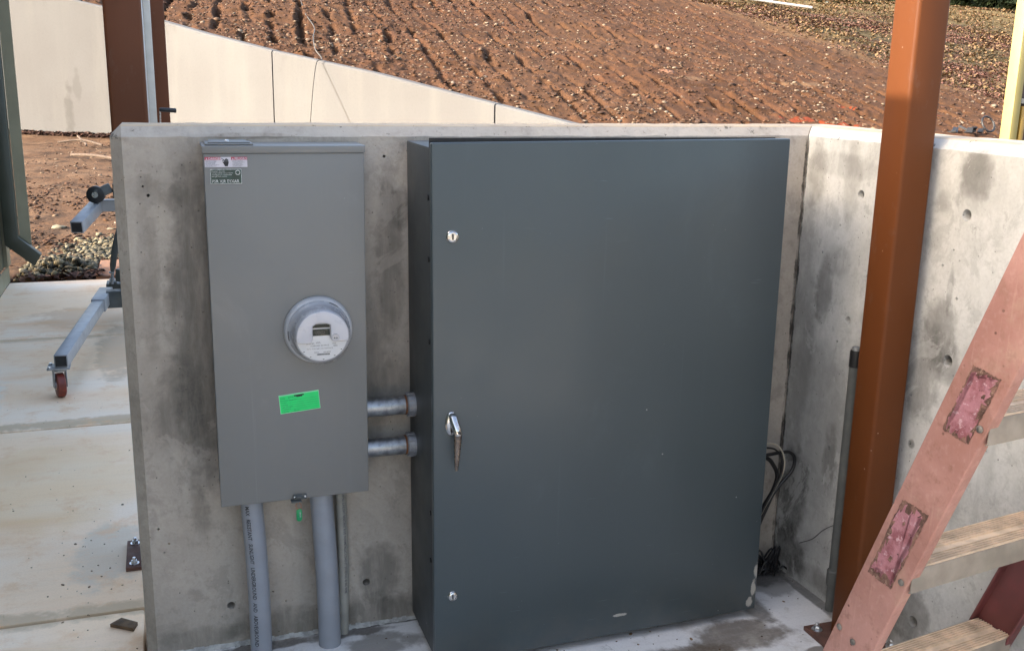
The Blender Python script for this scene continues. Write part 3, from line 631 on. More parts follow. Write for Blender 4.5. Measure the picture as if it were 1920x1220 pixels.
def plate_(x0, x1, z0, z1, yo, mat, name, par, th=.0008, rot=0, cx=None, cz=None):
    f = fm(x0, z0, rot, 0)
    m = MB().prism([f(0,0), f(x1-x0,0), f(x1-x0,z1-z0), f(0,z1-z0)], (0,-1,0)); m.v = m.v[:4]+[tuple(Vector(v)+Vector((0,-th,0))) for v in m.v[:4]]
    m.xf(lambda v: v+Vector((0, yo, 0))); return m.build(name, mat, par)
wl = plate_(.0470, .1335, 1.1795, 1.2005, -.0002, M['label_white'], 'warning_label', mb)
for a, b in ((.0470,.0795),(.1005,.1335)): plate_(a, b, 1.1945, 1.2005, -.0011, M['label_red'], 'red_heading', wl, .0004)
for x, s_ in ((.0545,'DANGER'),(.1075,'PELIGRO')):
    text_obj(s_, .0066, M['label_white'], wl, fm(x, 1.1950, 0, -.0022), bold=.0001)
    MB().prism([bx_(Vector((x-.0055, yf-.0018, 1.1952))), bx_(Vector((x-.0015, yf-.0018, 1.1952))), bx_(Vector((x-.0035, yf-.0018, 1.1988)))], (0,-.0004,0)).build('triangle_mark', M['label_white'], wl)
for x in (.0485, .1030):
    for i, s_ in enumerate(('Hazardous voltage' if x < .1 else 'Tension peligrosa', 'Will cause death' if x < .1 else 'Provocara la muerte', 'or severe injury' if x < .1 else 'o heridas graves', 'Turn off power before' if x < .1 else 'Desconecte antes', 'opening this cover' if x < .1 else 'de abrir la tapa')):
        text_obj(s_, .0030, M['ink_grey'], wl, fm(x, 1.1915-i*.0026, 0, -.0018))
hm = MB()    # hand and arrow pictogram
def hp(pts): hm.prism([bx_(Vector((.0895+a, yf-.0012, 1.1900+b))) for a, b in pts], (0,-.0005,0))
hp([(-.002,-.0085),(.004,-.0085),(.0055,-.003),(.0062,.001),(-.0035,.001),(-.0045,-.003)])
for i, (dx, L) in enumerate(((-.0035,.004),(-.0012,.0065),(.0011,.0070),(.0034,.0055))): hp([(dx,.0008),(dx+.0019,.0008),(dx+.0019,L),(dx+.0009,L+.0009),(dx,L)])
hp([(-.0045,-.003),(-.0035,.0),(-.0060,.0012),(-.0066,.0)]); hp([(-.0105,.0085),(-.0050,.0050),(-.0070,.0028),(-.0056,.0018),(-.0032,.0052),(-.0098,.0095)])
hm.build('pictogram', M['ink'], wl)
ul = plate_(.0570, .1210, 1.1445, 1.1755, -.0002, M['label_silver'], 'utility_label', mb)
plate_(.0582, .1198, 1.1457, 1.1743, -.0011, M['label_green'], 'green_field', ul, .0004)
for i, s_ in enumerate(('People\'s Electric', 'Cooperative Corporation', 'serving your community', 'outage and service')): text_obj(s_, .0042, M['label_silver'], ul, fm(.0595, 1.1700-i*.0036, 0, -.0019))
text_obj('P5R XJR EYXAR', .0088, M['label_silver'], ul, fm(.0600, 1.1472, 0, -.0019), bold=.0002, sx=.92)
MB().lathe([(.0052,0),(.0052,.0004)], bx_(Vector((.1130, yf-.0016, 1.1682))), (0,-1,0), 24).build('round_logo', M['label_silver'], ul)
MB().lathe([(.0036,0),(.0036,.0004)], bx_(Vector((.1130, yf-.0021, 1.1682))), (0,-1,0), 24).build('logo_centre', M['label_green'], ul)
gs = plate_(.1840, .2740, .6250, .6690, -.0002, M['sticker_edge'], 'inspection_sticker', mb, rot=R(4.5))
f = fm(.1840, .6250, R(4.5), 0)
def gq(a0, a1, b0, b1, yo, mat, nm):
    m = MB().prism([f(a0,b0), f(a1,b0), f(a1,b1), f(a0,b1)], (0,-.0004,0)).xf(lambda v: v+Vector((0,yo,0))); m.build(nm, mat, gs)
gq(.0012,.0888,.0012,.0415, -.0011, M['sticker_green'], 'green_field'); gq(.034,.056,.0375,.0405, -.0017, M['ink'], 'marker_stroke')
gq(.039,.052,.0355,.038, -.0017, M['ink'], 'marker_stroke')
for i, s_ in enumerate(('Date    APPROVED', 'Electrical Inspection', 'Permit', 'Address', 'Type of work', 'Comments', 'Inspector        Phone')):
    text_obj(s_, .0046 if i else .0055, M['sticker_ink'], gs, lambda a, b, i=i: Vector(f(.003+a, .0345-i*.0052+b))+Vector((0,-.0017,0)))
    if i: gq(.022,.086,.0343-i*.0052,.0346-i*.0052, -.0016, M['sticker_ink'], 'ruled_line')
text_obj('PUSH IN', .007, M['meter_paint'], mb, fm(.195, .485, 0, -.0006), name='embossed_mark'); text_obj('TO LOCK', .007, M['meter_paint'], mb, fm(.190, .475, 0, -.0006), name='embossed_mark')
hs = MB(); hs.box((.205, yf-.006, BZ0+.0005), (.236, yf-.0005, BZ0+.012)); hs.box((.200, yf-.014, BZ0-.003), (.224, yf+.004, BZ0-.0005)); hs.tube([(.209,yf-.006,BZ0+.006),(.213,yf-.011,BZ0+.009),(.222,yf-.011,BZ0+.009),(.228,yf-.006,BZ0+.006)], .0018, 8)
hp_ = hs.xf(bx_).build('hasp', M['lift_dark'], mb, bevel=.0008)
for x in (.2085, .2325): MB().lathe([(.0022,0),(.0022,.0012),(.001,.0018)], bx_(Vector((x, yf-.006, BZ0+.0075))), (0,-1,0), 10).build('rivet', M['zinc'], hp_, smooth=True)
tg = empty('seal_tag', (.214, yf-.010, .36), 'small green plastic seal tag hanging below the meter box', 'seal tag')
MB().tube([(.212,yf-.012,.411),(.208,yf-.012,.405),(.210,yf-.012,.398),(.216,yf-.012,.394),(.221,yf-.012,.399),(.220,yf-.012,.406),(.216,yf-.012,.411)], .0008, 8).build('wire_loop', M['copper'], tg)
m = MB(); pts = [(.2155+.0068*math.cos(a), yf-.0135, (.389 if math.sin(a) > 0 else .372)+.0068*math.sin(a)) for a in np.linspace(0, 2*math.pi, 28, endpoint=False)]
m.prism(pts, (0, .004, 0)).build('tag_body', M['tag_green'], tg, bevel=.0008)
text_obj('SEALED', .0042, M['label_white'], tg, lambda a, b: Vector((.2172-b*-1-.004+.003, yf-.0140, .388-a)), sx=.95)

# meter
mc = Vector((.2720, -BD-.0005, .8170)); em = empty('electric_meter', mc, 'round light grey electric meter with digital display on the meter box', 'electric meter')
nx = Vector((0,-1,0))
MB().lathe([(.0765,0),(.0765,.004),(.0755,.010),(.0725,.015),(.0700,.0165),(.0690,.0165)], mc, nx, 72).build('sealing_ring', M['ring'], em, smooth=True)
MB().lathe([(.0690,.012),(.0690,.020),(.0675,.024),(.0655,.026),(.0630,.030),(.0610,.044),(.0600,.054),(.0590,.0585),(.0570,.0600)], mc, nx, 72).build('housing', M['meter_grey'], em, smooth=True)
fc = MB().lathe([(.0560,.058),(.0555,.0612),(.0545,.0618)], mc, nx, 72).build('dial_face', M['meter_white'], em, smooth=True)
def mp(a, b, h): return (mc.x+a, mc.y-h, mc.z+b)
out = [(.0575*math.cos(t), .0575*math.sin(t)) for t in np.linspace(R(-12), R(192), 50)]
pl_ = [(a, b) for a, b in out]+[(-.030,-.0145),(-.0235,-.011),(-.0215,-.005),(-.0215,.024),(-.012,.030),(.004,.0305),(.0175,.026),(.0175,-.0045),(.0215,-.0095),(.027,-.012)]
sh = MB().prism([mp(a, b, .0595) for a, b in pl_], (0, -.0125, 0)); sh.build('shroud', M['meter_shroud'], em, bevel=.004, seg=4)
MB().box(mp(-.021, .0015, .0615), mp(.017, .0185, .0640)).build('display_frame', M['meter_white'], em)
lc = MB().box(mp(-.0205, .0020, .0640), mp(.0165, .0165, .0655)).build('display', M['lcd'], em)
text_obj('0060', .0105, M['lcd_seg'], lc, lambda a, b: mp(-.0155+a, .0060+b, .0658), bold=.0002)
MB().box(mp(-.0205, .0195, .0625), mp(.0165, .0270, .0645)).build('window_strip', M['lcd'], em)
MB().lathe([(.0085,.0715),(.0085,.0735),(.0078,.0742)], (mc.x+.0275, mc.y, mc.z-.0025), nx, 24).build('optical_port', M['meter_grey'], em, smooth=True)
def clear():
    t = T('clear_polycarbonate', .05); tr = t.n('ShaderNodeBsdfTransparent'); gl = t.n('ShaderNodeBsdfGlossy'); gl.inputs['Roughness'].default_value = .04
    fr_ = t.n('ShaderNodeFresnel'); fr_.inputs['IOR'].default_value = 1.5; mx = t.n('ShaderNodeMixShader')
    t.l(t.math('MULTIPLY', fr_.outputs[0], .30), mx.inputs[0]); t.l(tr.outputs[0], mx.inputs[1]); t.l(gl.outputs[0], mx.inputs[2]); t.l(mx.outputs[0], t.out.inputs[0]); return t.m
MB().lathe([(.0672,.0265),(.0655,.030),(.0635,.050),(.0625,.068),(.0610,.0755),(.0570,.0790),(.0001,.0800)], mc, nx, 72).build('clear_cover', clear(), em, smooth=True)
op = MB()
for dx in (-.0022, .0026): op.lathe([(.0016,.0743),(.0016,.0747)], (mc.x+.0275+dx, mc.y, mc.z-.0028), nx, 14)
op.build('port_eyes', M['ink'], em)
for s_, x, z, sz in (('AXR-SD','-.035','-.0175',.0050), ('kWh','-.014','-.0160',.0050), ('CL200 240V 3W','-.026','-.0225',.0042), ('FM 2S','.004','-.0225',.0042), ('TYPE','.022','-.0195',.0036), ('60Hz','.024','-.0245',.0042), ('Kh 7.2  TA 30  3600  1.0 R  WATTHOUR','-.034','-.0290',.0033), ('PN214','-.018','-.0375',.0036), ('66318706','.002','-.0375',.0040)):
    text_obj(s_, sz, M['ink'], fc, lambda a, b, x=float(x), z=float(z): mp(x+a, z+b, .0622))
bc = MB(); xx = -.0125; rb = random.Random(2)
while xx < .016:
    w1 = rb.choice((.0004,.0008)); bc.box(mp(xx, -.0430, .0624), mp(xx+w1, -.0393, .0620)); xx += w1+rb.choice((.0004,.0006))
bc.build('barcode', M['ink'], fc)
for t in (R(-38), R(-60), R(-88), R(-140), R(-120)): MB().box(mp(.0525*math.cos(t)-.0018, .0525*math.sin(t)-.0006, .0622), mp(.0525*math.cos(t)+.0018, .0525*math.sin(t)+.0006, .0617)).build('index_mark', M['ink'], fc)
for a0, a1, rr in ((R(52), R(70), .0686), (R(176), R(194), .0686)):
    rr += .0008; tt = np.linspace(a0, a1, 8); MB().prism([mp(rr*math.cos(t), rr*math.sin(t), .0195) for t in tt]+[mp((rr-.0022)*math.cos(t), (rr-.0022)*math.sin(t), .0195) for t in tt[::-1]], (0,-.0035,0)).build('ring_slot', M['ink'], em)

# steel conduits from meter box to cabinet
for i, (z, lab) in enumerate(((.6045, 'upper short galvanised conduit joining meter box and cabinet'), (.5030, 'lower short galvanised conduit with a rusty thread at its nut'))):
    e = empty('steel_conduit', (.385, -.06, z), lab, 'conduit', 'galvanised conduits between box and cabinet')
    MB().tube([(.3835,-.06,z),(.488,-.06,z)], .0225, 40).build('pipe', M['galv'], e, smooth=True)
    MB().tube([(.4795,-.06,z),(.484,-.06,z)], .0235, 40).build('thread', M['rust'], e, smooth=True)
    MB().lathe([(.0265,0),(.0285,.002),(.0285,.016),(.0295,.0165),(.0295,.021),(.027,.0225)], (.4845,-.06,z), (1,0,0), 40).build('hub_nut', M['nut'], e, smooth=True)
    n_ = MB()
    for k in range(8):
        a = k*math.pi/4+.2; n_.obox((.486,-.06+.0287*math.cos(a),z+.0287*math.sin(a)), (.5,-.06+.0287*math.cos(a),z+.0287*math.sin(a)), .003, .003)
    n_.build('nut_lug', M['nut'], e)

# PVC conduits rising from the pad
def pvc(p0, p1, r, mat, lab, txt=None, ts=.01, ang=R(-125), tmat='ink', off=.0):
    e = empty('pvc_conduit', p0, lab, 'pipe', 'grey plastic pipes under the meter box')
    pts = [Vector(p0).lerp(Vector(p1), t) for t in np.linspace(0, 1, 9)]
    for i, p in enumerate(pts): p.x += .004*math.sin(math.pi*i/8)
    MB().tube(pts, r, 40).build('pipe', mat, e, smooth=True)
    MB().lathe([(r+.004,0),(r+.004,.010),(r+.0005,.013)], Vector(p1)-Vector((0,0,.006)), (0,0,1), 40).build('collar', mat, e, smooth=True)
    if txt:
        ax = Vector(p1)-Vector(p0); Ltot = ax.length; ax.normalize()
        def fn(a, b):                    # letters run down the pipe
            t = 1-(a+off)/Ltot; c = Vector(p0).lerp(Vector(p1), t); c.x += .004*math.sin(math.pi*t)
            an = ang+b/r; return c+Vector((math.cos(an)*(r+.0004), math.sin(an)*(r+.0004), 0))
        text_obj(txt, ts, M[tmat], e, fn, name='print_line', bold=.0002, sx=.80)
pvc((.1215,-.062,-.02), (.1130,-.060,.412), .0255, M['pvc'], 'leftmost fat grey PVC pipe with black printed lettering below the meter box', '2   MAX   RESISTANT   SUNLIGHT   UNDERGROUND   AND   ABOVEGROUND   13  C5  31  15   SUNDACH   11:51  01', .0135, R(-128))
pvc((.2870,-.062,-.02), (.2740,-.060,.412), .0270, M['pvc'], 'plain fat blue-grey PVC pipe in the middle below the meter box')
pvc((.3270,-.020,-.02), (.3275,-.020,.412), .0130, M['pvc_dull'], 'thin dull grey pipe against the wall, rightmost below the meter box', 'UL LISTED SUNLIGHT RESISTANT RIGID NONMETALLIC CONDUIT SCHEDULE 40 90C WIRE', .0085, R(-85), 'ink_grey', .02)
# conduit on side wall
e = empty('pvc_conduit', (1.585,-.285,0), 'dark grey capped conduit standing against the side wall beside the orange post', 'pipe')
MB().tube([(1.590,-.283,.0),(1.585,-.29,.35),(1.577,-.30,.70)], .0135, 28).build('pipe', M['pvc_wall'], e, smooth=True)
MB().lathe([(.0165,0),(.0175,.002),(.0175,.042),(.0150,.045)], (1.5885,-.284,.075), (0,0,1), 32).build('coupling', M['pvc_wall'], e, smooth=True)
MB().lathe([(.0150,0),(.0152,.038),(.0135,.043)], (1.5775,-.2995,.685), (-.02,-.02,1), 32).build('dark_sleeve', M['black'], e, smooth=True)
MB().lathe([(.0125,0),(.011,.008),(.004,.011)], (1.5765,-.3002,.727), (0,0,1), 20).build('foil_cap', M['galv'], e)

# cables in the corner behind the cabinet
def spline(pts, n=12):
    P = [Vector(p) for p in pts]; P = [P[0]*2-P[1]]+P+[P[-1]*2-P[-2]]; out = []
    for i in range(1, len(P)-2):
        for k in range(n):
            t = k/n; a, b, c, d = P[i-1:i+3]
            out.append(.5*((2*b)+(c-a)*t+(2*a-5*b+4*c-d)*t*t+(3*b-a-3*c+d)*t**3))
    out.append(P[-2]); return out
cabs = [([(1.40,-.10,.375),(1.475,-.10,.386),(1.521,-.10,.389),(1.547,-.10,.387),(1.5645,-.10,.368),(1.561,-.10,.334),(1.530,-.10,.299),(1.507,-.10,.27),(1.49,-.10,.232),(1.470,-.095,.17),(1.455,-.09,.09),(1.44,-.08,.008)], .0048, 'blackcable', 'thick black cable looping out from behind the cabinet'),
        ([(1.42,-.08,.40),(1.489,-.08,.369),(1.513,-.08,.345),(1.528,-.08,.312),(1.518,-.08,.27),(1.49,-.075,.21),(1.47,-.07,.12),(1.46,-.06,.01)], .0058, 'blackcable', 'shorter black cable curving down in the corner behind the loop'),
        ([(1.40,-.115,.43),(1.468,-.115,.426),(1.498,-.115,.416),(1.520,-.115,.384),(1.523,-.115,.346),(1.513,-.115,.315),(1.485,-.115,.263),(1.465,-.115,.225),(1.44,-.11,.16)], .0024, 'greycable', 'thin pale wire bending over the black cables'),
        ([(1.592,-.12,.12),(1.59,-.178,.159),(1.588,-.22,.202),(1.585,-.263,.236),(1.582,-.30,.256),(1.58,-.36,.26)], .0010, 'blackcable', 'hair-thin dark wire crossing the side wall behind the conduit')]
for p, r, mt, lab in cabs:
    o = MB().tube(spline(p), r, 12).build('cable', M[mt], None, smooth=True); tag(o, lab, 'cable')
o = MB().tube(spline([(1.40,-.119,.418),(1.464,-.119,.415),(1.492,-.119,.405),(1.513,-.119,.378),(1.516,-.119,.346),(1.506,-.119,.313),(1.478,-.119,.26),(1.458,-.119,.222)]), .0026, 12).build('cable', M['blackcable'], None, smooth=True); tag(o, 'thin black wire lying just inside the pale wire', 'cable')
rub = MB(); rr = random.Random(9)
for k in range(60):
    x = 1.41+.16*rr.random(); y = -.02-.05*rr.random(); rub.tube(spline([(x,y,.012),(x+rr.uniform(-.03,.03),y+rr.uniform(-.02,.02),.02+.06*rr.random()),(x+rr.uniform(-.05,.05),y+rr.uniform(-.02,.02),.01)], 5), .003, 6)
o = rub.build('wire_scraps', M['blackcable']); tag(o, 'tangle of black wire offcuts on the pad in the corner', 'wire scraps')

# ================================================================ LADDER
q_phi = math.radians(80.993); SL = .355; LB = Vector((1.119, -.861, 0))
sd = Vector((math.sin(q_phi), math.cos(q_phi), 0)); td = Vector((-math.cos(q_phi), math.sin(q_phi), 0))
def L(a, b, z): return LB+sd*a+td*(b-SL*z)+Vector((0,0,z))
LW, LF, LS = .0976, .0256, .475
ld = empty('step_ladder', (LB.x+.15, LB.y, 0), 'worn pink fiberglass step ladder with ribbed aluminium steps at the right', 'ladder')
def rail(a0, sgn, mat, z0=.0, z1=2.1):
    t = .005; prof = [(0,0),(LF,0),(LF,t),(t,t),(t,LW-t),(LF,LW-t),(LF,LW),(0,LW)]
    pts = [L(a0+sgn*a, b, z0) for a, b in prof]; sw = L(0,0,z1)-L(0,0,z0)
    return MB().prism(pts, sw).build('side_rail', mat, ld, bevel=.0022, seg=3)
rl = rail(0, 1, M['fiberglass']); rr_ = rail(LS, -1, M['fiber_dark'])
tag(rr_, 'dark red inner side of the far rail')
rr2 = random.Random(5)
def patch(z0, z1, b0, b1, nm, sk=.01):
    # glue patch with what is left of the sticker's pink paper on it
    def P(u, v, h): return L(-h, b0+(b1-b0)*u, z0+(z1-z0)*v+sk*u)
    def ring_(n, in_u, in_v, ju, jv):
        p = [(in_u+(1-2*in_u)*k/n, in_v) for k in range(n)]+[(1-in_u, in_v+(1-2*in_v)*k/n) for k in range(n)]
        p += [(1-in_u-(1-2*in_u)*k/n, 1-in_v) for k in range(n)]+[(in_u, 1-in_v-(1-2*in_v)*k/n) for k in range(n)]
        return [(u+rr2.uniform(-ju, ju), v+rr2.uniform(-jv, jv)) for u, v in p]
    pb = MB().prism([P(u, v, .0006) for u, v in ring_(24, 0, 0, .025, .012)], sd*-.0005).build(nm, M['glue'], rl)
    MB().prism([P(u, v, .0012) for u, v in ring_(22, .12, .07, .11, .06)], sd*-.0005).build('paper_scrap', M['torn'], pb)
    for k in range(5):
        u, v = rr2.uniform(.1,.9), rr2.uniform(.05,.95); rz = rr2.uniform(.04,.09)
        MB().prism([P(u+rz*math.cos(a)*rr2.uniform(.6,1.3), v+rz*.55*math.sin(a)*rr2.uniform(.6,1.3), .0018+k*.0001) for a in np.linspace(0, 6.28, 11, endpoint=False)], sd*-.0003).build('glue_spot', M['glue'] if k % 2 else M['torn'], pb)
patch(.818, .938, .018, .074, 'torn_label', .010); patch(.508, .672, .024, .083, 'torn_label', .008)
for z, a, b in ((.85,-.001,.012),(.53,-.001,.012),(.378,-.001,.085),(.365,-.001,.045),(.235,-.001,.012),(1.16,-.001,.012)):
    MB().lathe([(.0062,0),(.0060,.0018),(.004,.0032),(.001,.0036)], L(a, b, z), -sd, 20).build('rivet', M['rivet'], rl, smooth=True)
for zt in (.253, .558, .869, 1.18, 1.49):
    s_ = MB(); b0 = .0; zz = zt
    def S(a, b, z): return LB+sd*a+td*(b+.007-SL*zt)+Vector((0,0,z))
    # ribbed tread profile
    prof = []; nb = 13; wid = .084
    for k in range(nb):
        u0 = k/nb*wid; flatp = .40 < (k+.5)/nb < .56
        hh = 0.0 if flatp else .0036
        prof += [(u0, 0), (u0+.0006, hh), (u0+wid/nb*.5, hh), (u0+wid/nb*.5+.0006, 0)]
    prof += [(wid, 0), (wid, -.004), (.0, -.004)]
    pts = [S(.006, b, zz+h) for b, h in prof]
    tr = MB().prism(pts, sd*(LS-.014)).build('step', M['alu'], ld)
    MB().prism([S(.006,-.0015,zz+.0005), S(.006,-.0015,zz-.044), S(.006,.004,zz-.046), S(.006,.004,zz-.043), S(.006,.0015,zz-.042), S(.006,.0015,zz+.0005)], sd*(LS-.014)).build('step_skirt', M['alu_skirt'], tr, bevel=.0008)
    MB().prism([S(.006,wid+.0002,zz), S(.006,wid+.0002,zz-.036), S(.006,wid+.003,zz-.036), S(.006,wid+.003,zz)], sd*(LS-.014)).build('step_skirt', M['alu_skirt'], tr)
MB().obox(L(-.03,-.05,2.02), L(LS+.03,-.05,2.02), .14, .04).build('top_cap', M['black'], ld, bevel=.006)

# ================================================================ MATERIAL LIFT (left, behind the wall)
lf = empty('material_lift', (-.08, 3.4, 0), 'grey material lift with caster legs standing partly behind the wall end', 'material lift')
def caster(c, r, wmat, par, dirv=(1,0,0), wd=.03, top=.14):
    e = MB().tube([Vector(c)-Vector(dirv)*wd/2, Vector(c)-Vector(dirv)*wd*.4, Vector(c)+Vector(dirv)*wd*.4, Vector(c)+Vector(dirv)*wd/2], [r*.9, r, r, r*.9], 36).build('wheel', wmat, par, smooth=True)
    MB().tube([Vector(c)-Vector(dirv)*wd*.62, Vector(c)+Vector(dirv)*wd*.62], r*.35, 20).build('wheel_hub', M['zinc'], e, smooth=True)
ax = Vector((.93,.25,0)).normalized(); cc = Vector((-.505, 2.225, .053))
cs = MB()
for s_ in (-1, 1): cs.obox(cc+ax*s_*.024+Vector((0,0,-.01)), cc+ax*s_*.024+Vector((0,.01,.075)), .04, .004, up=ax)
cs.box((cc.x-.045, cc.y-.03, .126), (cc.x+.045, cc.y+.055, .134))
cs.lathe([(.03,0),(.03,.012)], (cc.x, cc.y+.008, .115), (0,0,1), 24)
fk = cs.build('caster_fork', M['nut'], lf, bevel=.001)
caster(cc, .052, M['wheel_red'], fk, ax, .034)
for sx in (-.035,.035):
    for sy in (-.02,.045): MB().lathe([(.007,0),(.007,.006)], (cc.x+sx, cc.y+sy, .134), (0,0,1), 6).build('plate_bolt', M['zinc'], fk)
def sqtube(p0, p1, w_, name, mat, par, open0=True):
    o = MB().obox(p0, p1, w_, w_).build(name, mat, par, bevel=w_*.07)
    if open0:
        d = (Vector(p1)-Vector(p0)).normalized(); MB().obox(Vector(p0)-d*.0015, Vector(p0)+d*.004, w_*.80, w_*.80).build('open_end', M['ink'], o)
    return o
sqtube((-.492,2.20,.163), (-.375,3.42,.175), .056, 'front_leg', M['lift_grey'], lf)
sqtube((-.393,3.22,.174), (-.365,3.52,.177), .068, 'leg_sleeve', M['lift_grey'], lf, False)
MB().obox((-.36,3.40,.17), (.32,3.42,.17), .07, .09).build('cross_member', M['lift_dark'], lf, bevel=.004)
MB().obox((-.30,3.62,.26), (-.05,3.42,.235), .06, .07).build('brace_bracket', M['lift_dark'], lf, bevel=.004)
MB().box((-.37,3.62,.18), (-.24,3.74,.205)).build('swivel_plate', M['lift_dark'], lf, bevel=.003)
MB().box((-.35,3.65,.10), (-.26,3.71,.182)).build('rear_fork', M['lift_dark'], lf, bevel=.003)
MB().box((-.352,3.60,.205), (-.315,3.66,.222)).build('latch_pin', M['lift_dark'], lf, bevel=.003)
mm = MB().box((-.109,3.38,.12), (-.084,3.46,2.9)).build('mast', M['lift_alu'], lf, bevel=.004)
MB().box((-.083,3.40,.12), (-.047,3.47,2.9)).build('mast_rail', M['lift_white'], lf, bevel=.004)
MB().tube([(-.096,3.374,.12),(-.096,3.374,2.9)], .004, 10).build('mast_cable', M['lift_dark'], mm)
MB().tube([(-.034,3.40,1.02),(-.030,3.38,1.163)], .004, 10).build('crank_arm', M['zinc'], lf)
MB().tube([(-.034,3.38,1.162),(-.026,3.38,1.162),(.045,3.375,1.158),(.050,3.375,1.158)], [.008,.011,.012,.010], 18).build('crank_grip', M['black'], lf, smooth=True)
MB().tube([(-.205,3.3,.90),(-.235,3.3,.90)], .012, 14).build('pin_knob', M['black'], lf)
ua = sqtube((-.449,3.02,.612), (-.370,3.36,.672), .060, 'load_arm', M['lift_grey'], lf)
MB().obox((-.385,3.36,.674), (-.10,3.38,.674), .060, .060).build('load_arm', M['lift_grey'], lf, bevel=.004)
MB().obox((-.285,3.30,.755), (-.10,3.32,.755), .06, .075).build('tilt_bracket', M['lift_dark'], lf, bevel=.006)
kc = Vector((-.368,3.30,.738)); kf = MB().obox(kc+Vector((.0,0,.0)), kc+Vector((.075,0,.035)), .035, .05).build('caster_fork', M['lift_dark'], lf, bevel=.006)
caster(kc, .044, M['black'], kf, Vector((.2,.98,0)).normalized(), .03)
MB().obox((-.262,3.34,.20), (-.236,3.34,.84), .045, .035, up=(0,1,0)).build('stabiliser_post', M['lift_dark'], lf, bevel=.003)
MB().tube([(-.325,3.45,.30),(-.318,3.43,.345),(-.300,3.40,.44),(-.272,3.38,.56)], [.007,.016,.017,.010], 12).build('brace_rod', M['lift_dark'], lf, smooth=True)
MB().tube([(-.33,3.45,.24),(-.325,3.45,.30)], .008, 10).build('rod_end', M['nut'], lf)
for z in (.262,.30): MB().lathe([(.016,0),(.016,.008)], (-.328,3.45,z), (0,0,1), 6).build('rod_nut', M['nut'], lf)

# ================================================================ LOOSE THINGS IN THE YARD AND ON THE HILL
def rocks(name, n, xs, ys, zs, size, mat, label, cat, flatn=.7, seed=1, kind='stuff', sink=.3):
    rg = np.random.default_rng(seed); t = (1+5**.5)/2
    ico = np.array([(-1,t,0),(1,t,0),(-1,-t,0),(1,-t,0),(0,-1,t),(0,1,t),(0,-1,-t),(0,1,-t),(t,0,-1),(t,0,1),(-t,0,-1),(-t,0,1)])/1.9
    fc_ = np.array([(0,11,5),(0,5,1),(0,1,7),(0,7,10),(0,10,11),(1,5,9),(5,11,4),(11,10,2),(10,7,6),(7,1,8),(3,9,4),(3,4,2),(3,2,6),(3,6,8),(3,8,9),(4,9,5),(2,4,11),(6,2,10),(8,6,7),(9,8,1)])
    n = len(xs); V_ = ico[None]*(1+rg.uniform(-.3,.3,(n,12,1)))
    sc = np.stack([rg.uniform(.7,1.3,n), rg.uniform(.7,1.3,n), rg.uniform(.4,.9,n)*flatn], 1)*size[:,None]
    V_ = V_*sc[:,None,:]; an = rg.uniform(0, 6.28, n); c, s = np.cos(an)[:,None], np.sin(an)[:,None]
    tl = rg.uniform(-.5,.5,n)[:,None]; V_[:,:,2] += V_[:,:,0]*tl
    X_ = V_[:,:,0]*c-V_[:,:,1]*s; Y_ = V_[:,:,0]*s+V_[:,:,1]*c
    W = np.stack([X_+xs[:,None], Y_+ys[:,None], V_[:,:,2]+zs[:,None]+(size*(.5-sink)*.5)[:,None]], -1).reshape(-1,3)
    Ff = (fc_[None]+12*np.arange(n)[:,None,None]).reshape(-1,3)
    o = np_mesh(name, W, Ff, mat); tag(o, label, cat, kind=kind); return o
rg = np.random.default_rng(11)
def behind(x, y):
    return np.maximum((x-P0[0])*NA[0]+(y-P0[1])*NA[1], (x-P0[0])*NB[0]+(y-P0[1])*NB[1])
n = 42000; a = np.radians(rg.uniform(-12, 50, n)); dd = 12+(rg.random(n)**1.15)*27
x = -.0378+dd*np.sin(a); y = -2.3655+dd*np.cos(a)
dens = vnoise(x*.5, y*.35, 77)*1.1+.35*(x < 6)
ok = (behind(x, y) > .35) & (x < 19.3+2*(rg.random(n)-.5)) & (plane(x, y) > .05) & (rg.random(n) < dens*.75)
x, y = x[ok], y[ok]; sz = .013+.030*rg.random(len(x))**3.0+.012*rg.random(len(x)); big = rg.random(len(x)) < .012; sz[big] *= 2.0
rocks('hillside_stones', 0, x, y, ground_z(x, y), sz*1.15, M['stones'], 'small stones and clods strewn over the tilled clay hillside', 'stones', seed=2)
n = 26000; a = np.radians(rg.uniform(-12, 50, n)); dd = 12+(rg.random(n)**1.1)*24
x = -.0378+dd*np.sin(a); y = -2.3655+dd*np.cos(a); dens = vnoise(x*.4, y*.3, 71)*.9+.5*(x < 6)
ok = (behind(x, y) > .35) & (x < 19) & (plane(x, y) > .05) & (rg.random(n) < dens); x, y = x[ok], y[ok]
rocks('soil_clods', 0, x, y, ground_z(x, y), .015+.040*rg.random(len(x))**3, M['clods'], 'broken clods of red clay over the tilled hillside', 'soil clods', seed=12)
n = 9000; x = rg.uniform(-1.9, .6, n); y = 4.95+rg.random(n)**1.4*7; dens = (vnoise(x*2.2, y*1.2, 14)*1.6-.55); ok = (rg.random(n) < dens) & (behind(x, y) < -.3); x, y = x[ok], y[ok]
rocks('yard_clods', 0, x, y, ground_z(x, y), .010+.022*rg.random(len(x))**2, M['clods'], 'dark rough clods of soil on the yard near the gravel', 'soil clods', seed=13)
# yard stones
n = 1500; x = rg.uniform(-1.9, 1.2, n); y = 5+rg.random(n)**1.3*15; ok = behind(x, y) < -.3; x, y = x[ok], y[ok]
rocks('yard_stones', 0, x, y, ground_z(x, y), .008+.022*rg.random(len(x))**2.5, M['stones'], 'scattered little stones on the bare yard beyond the slab', 'stones', seed=3)
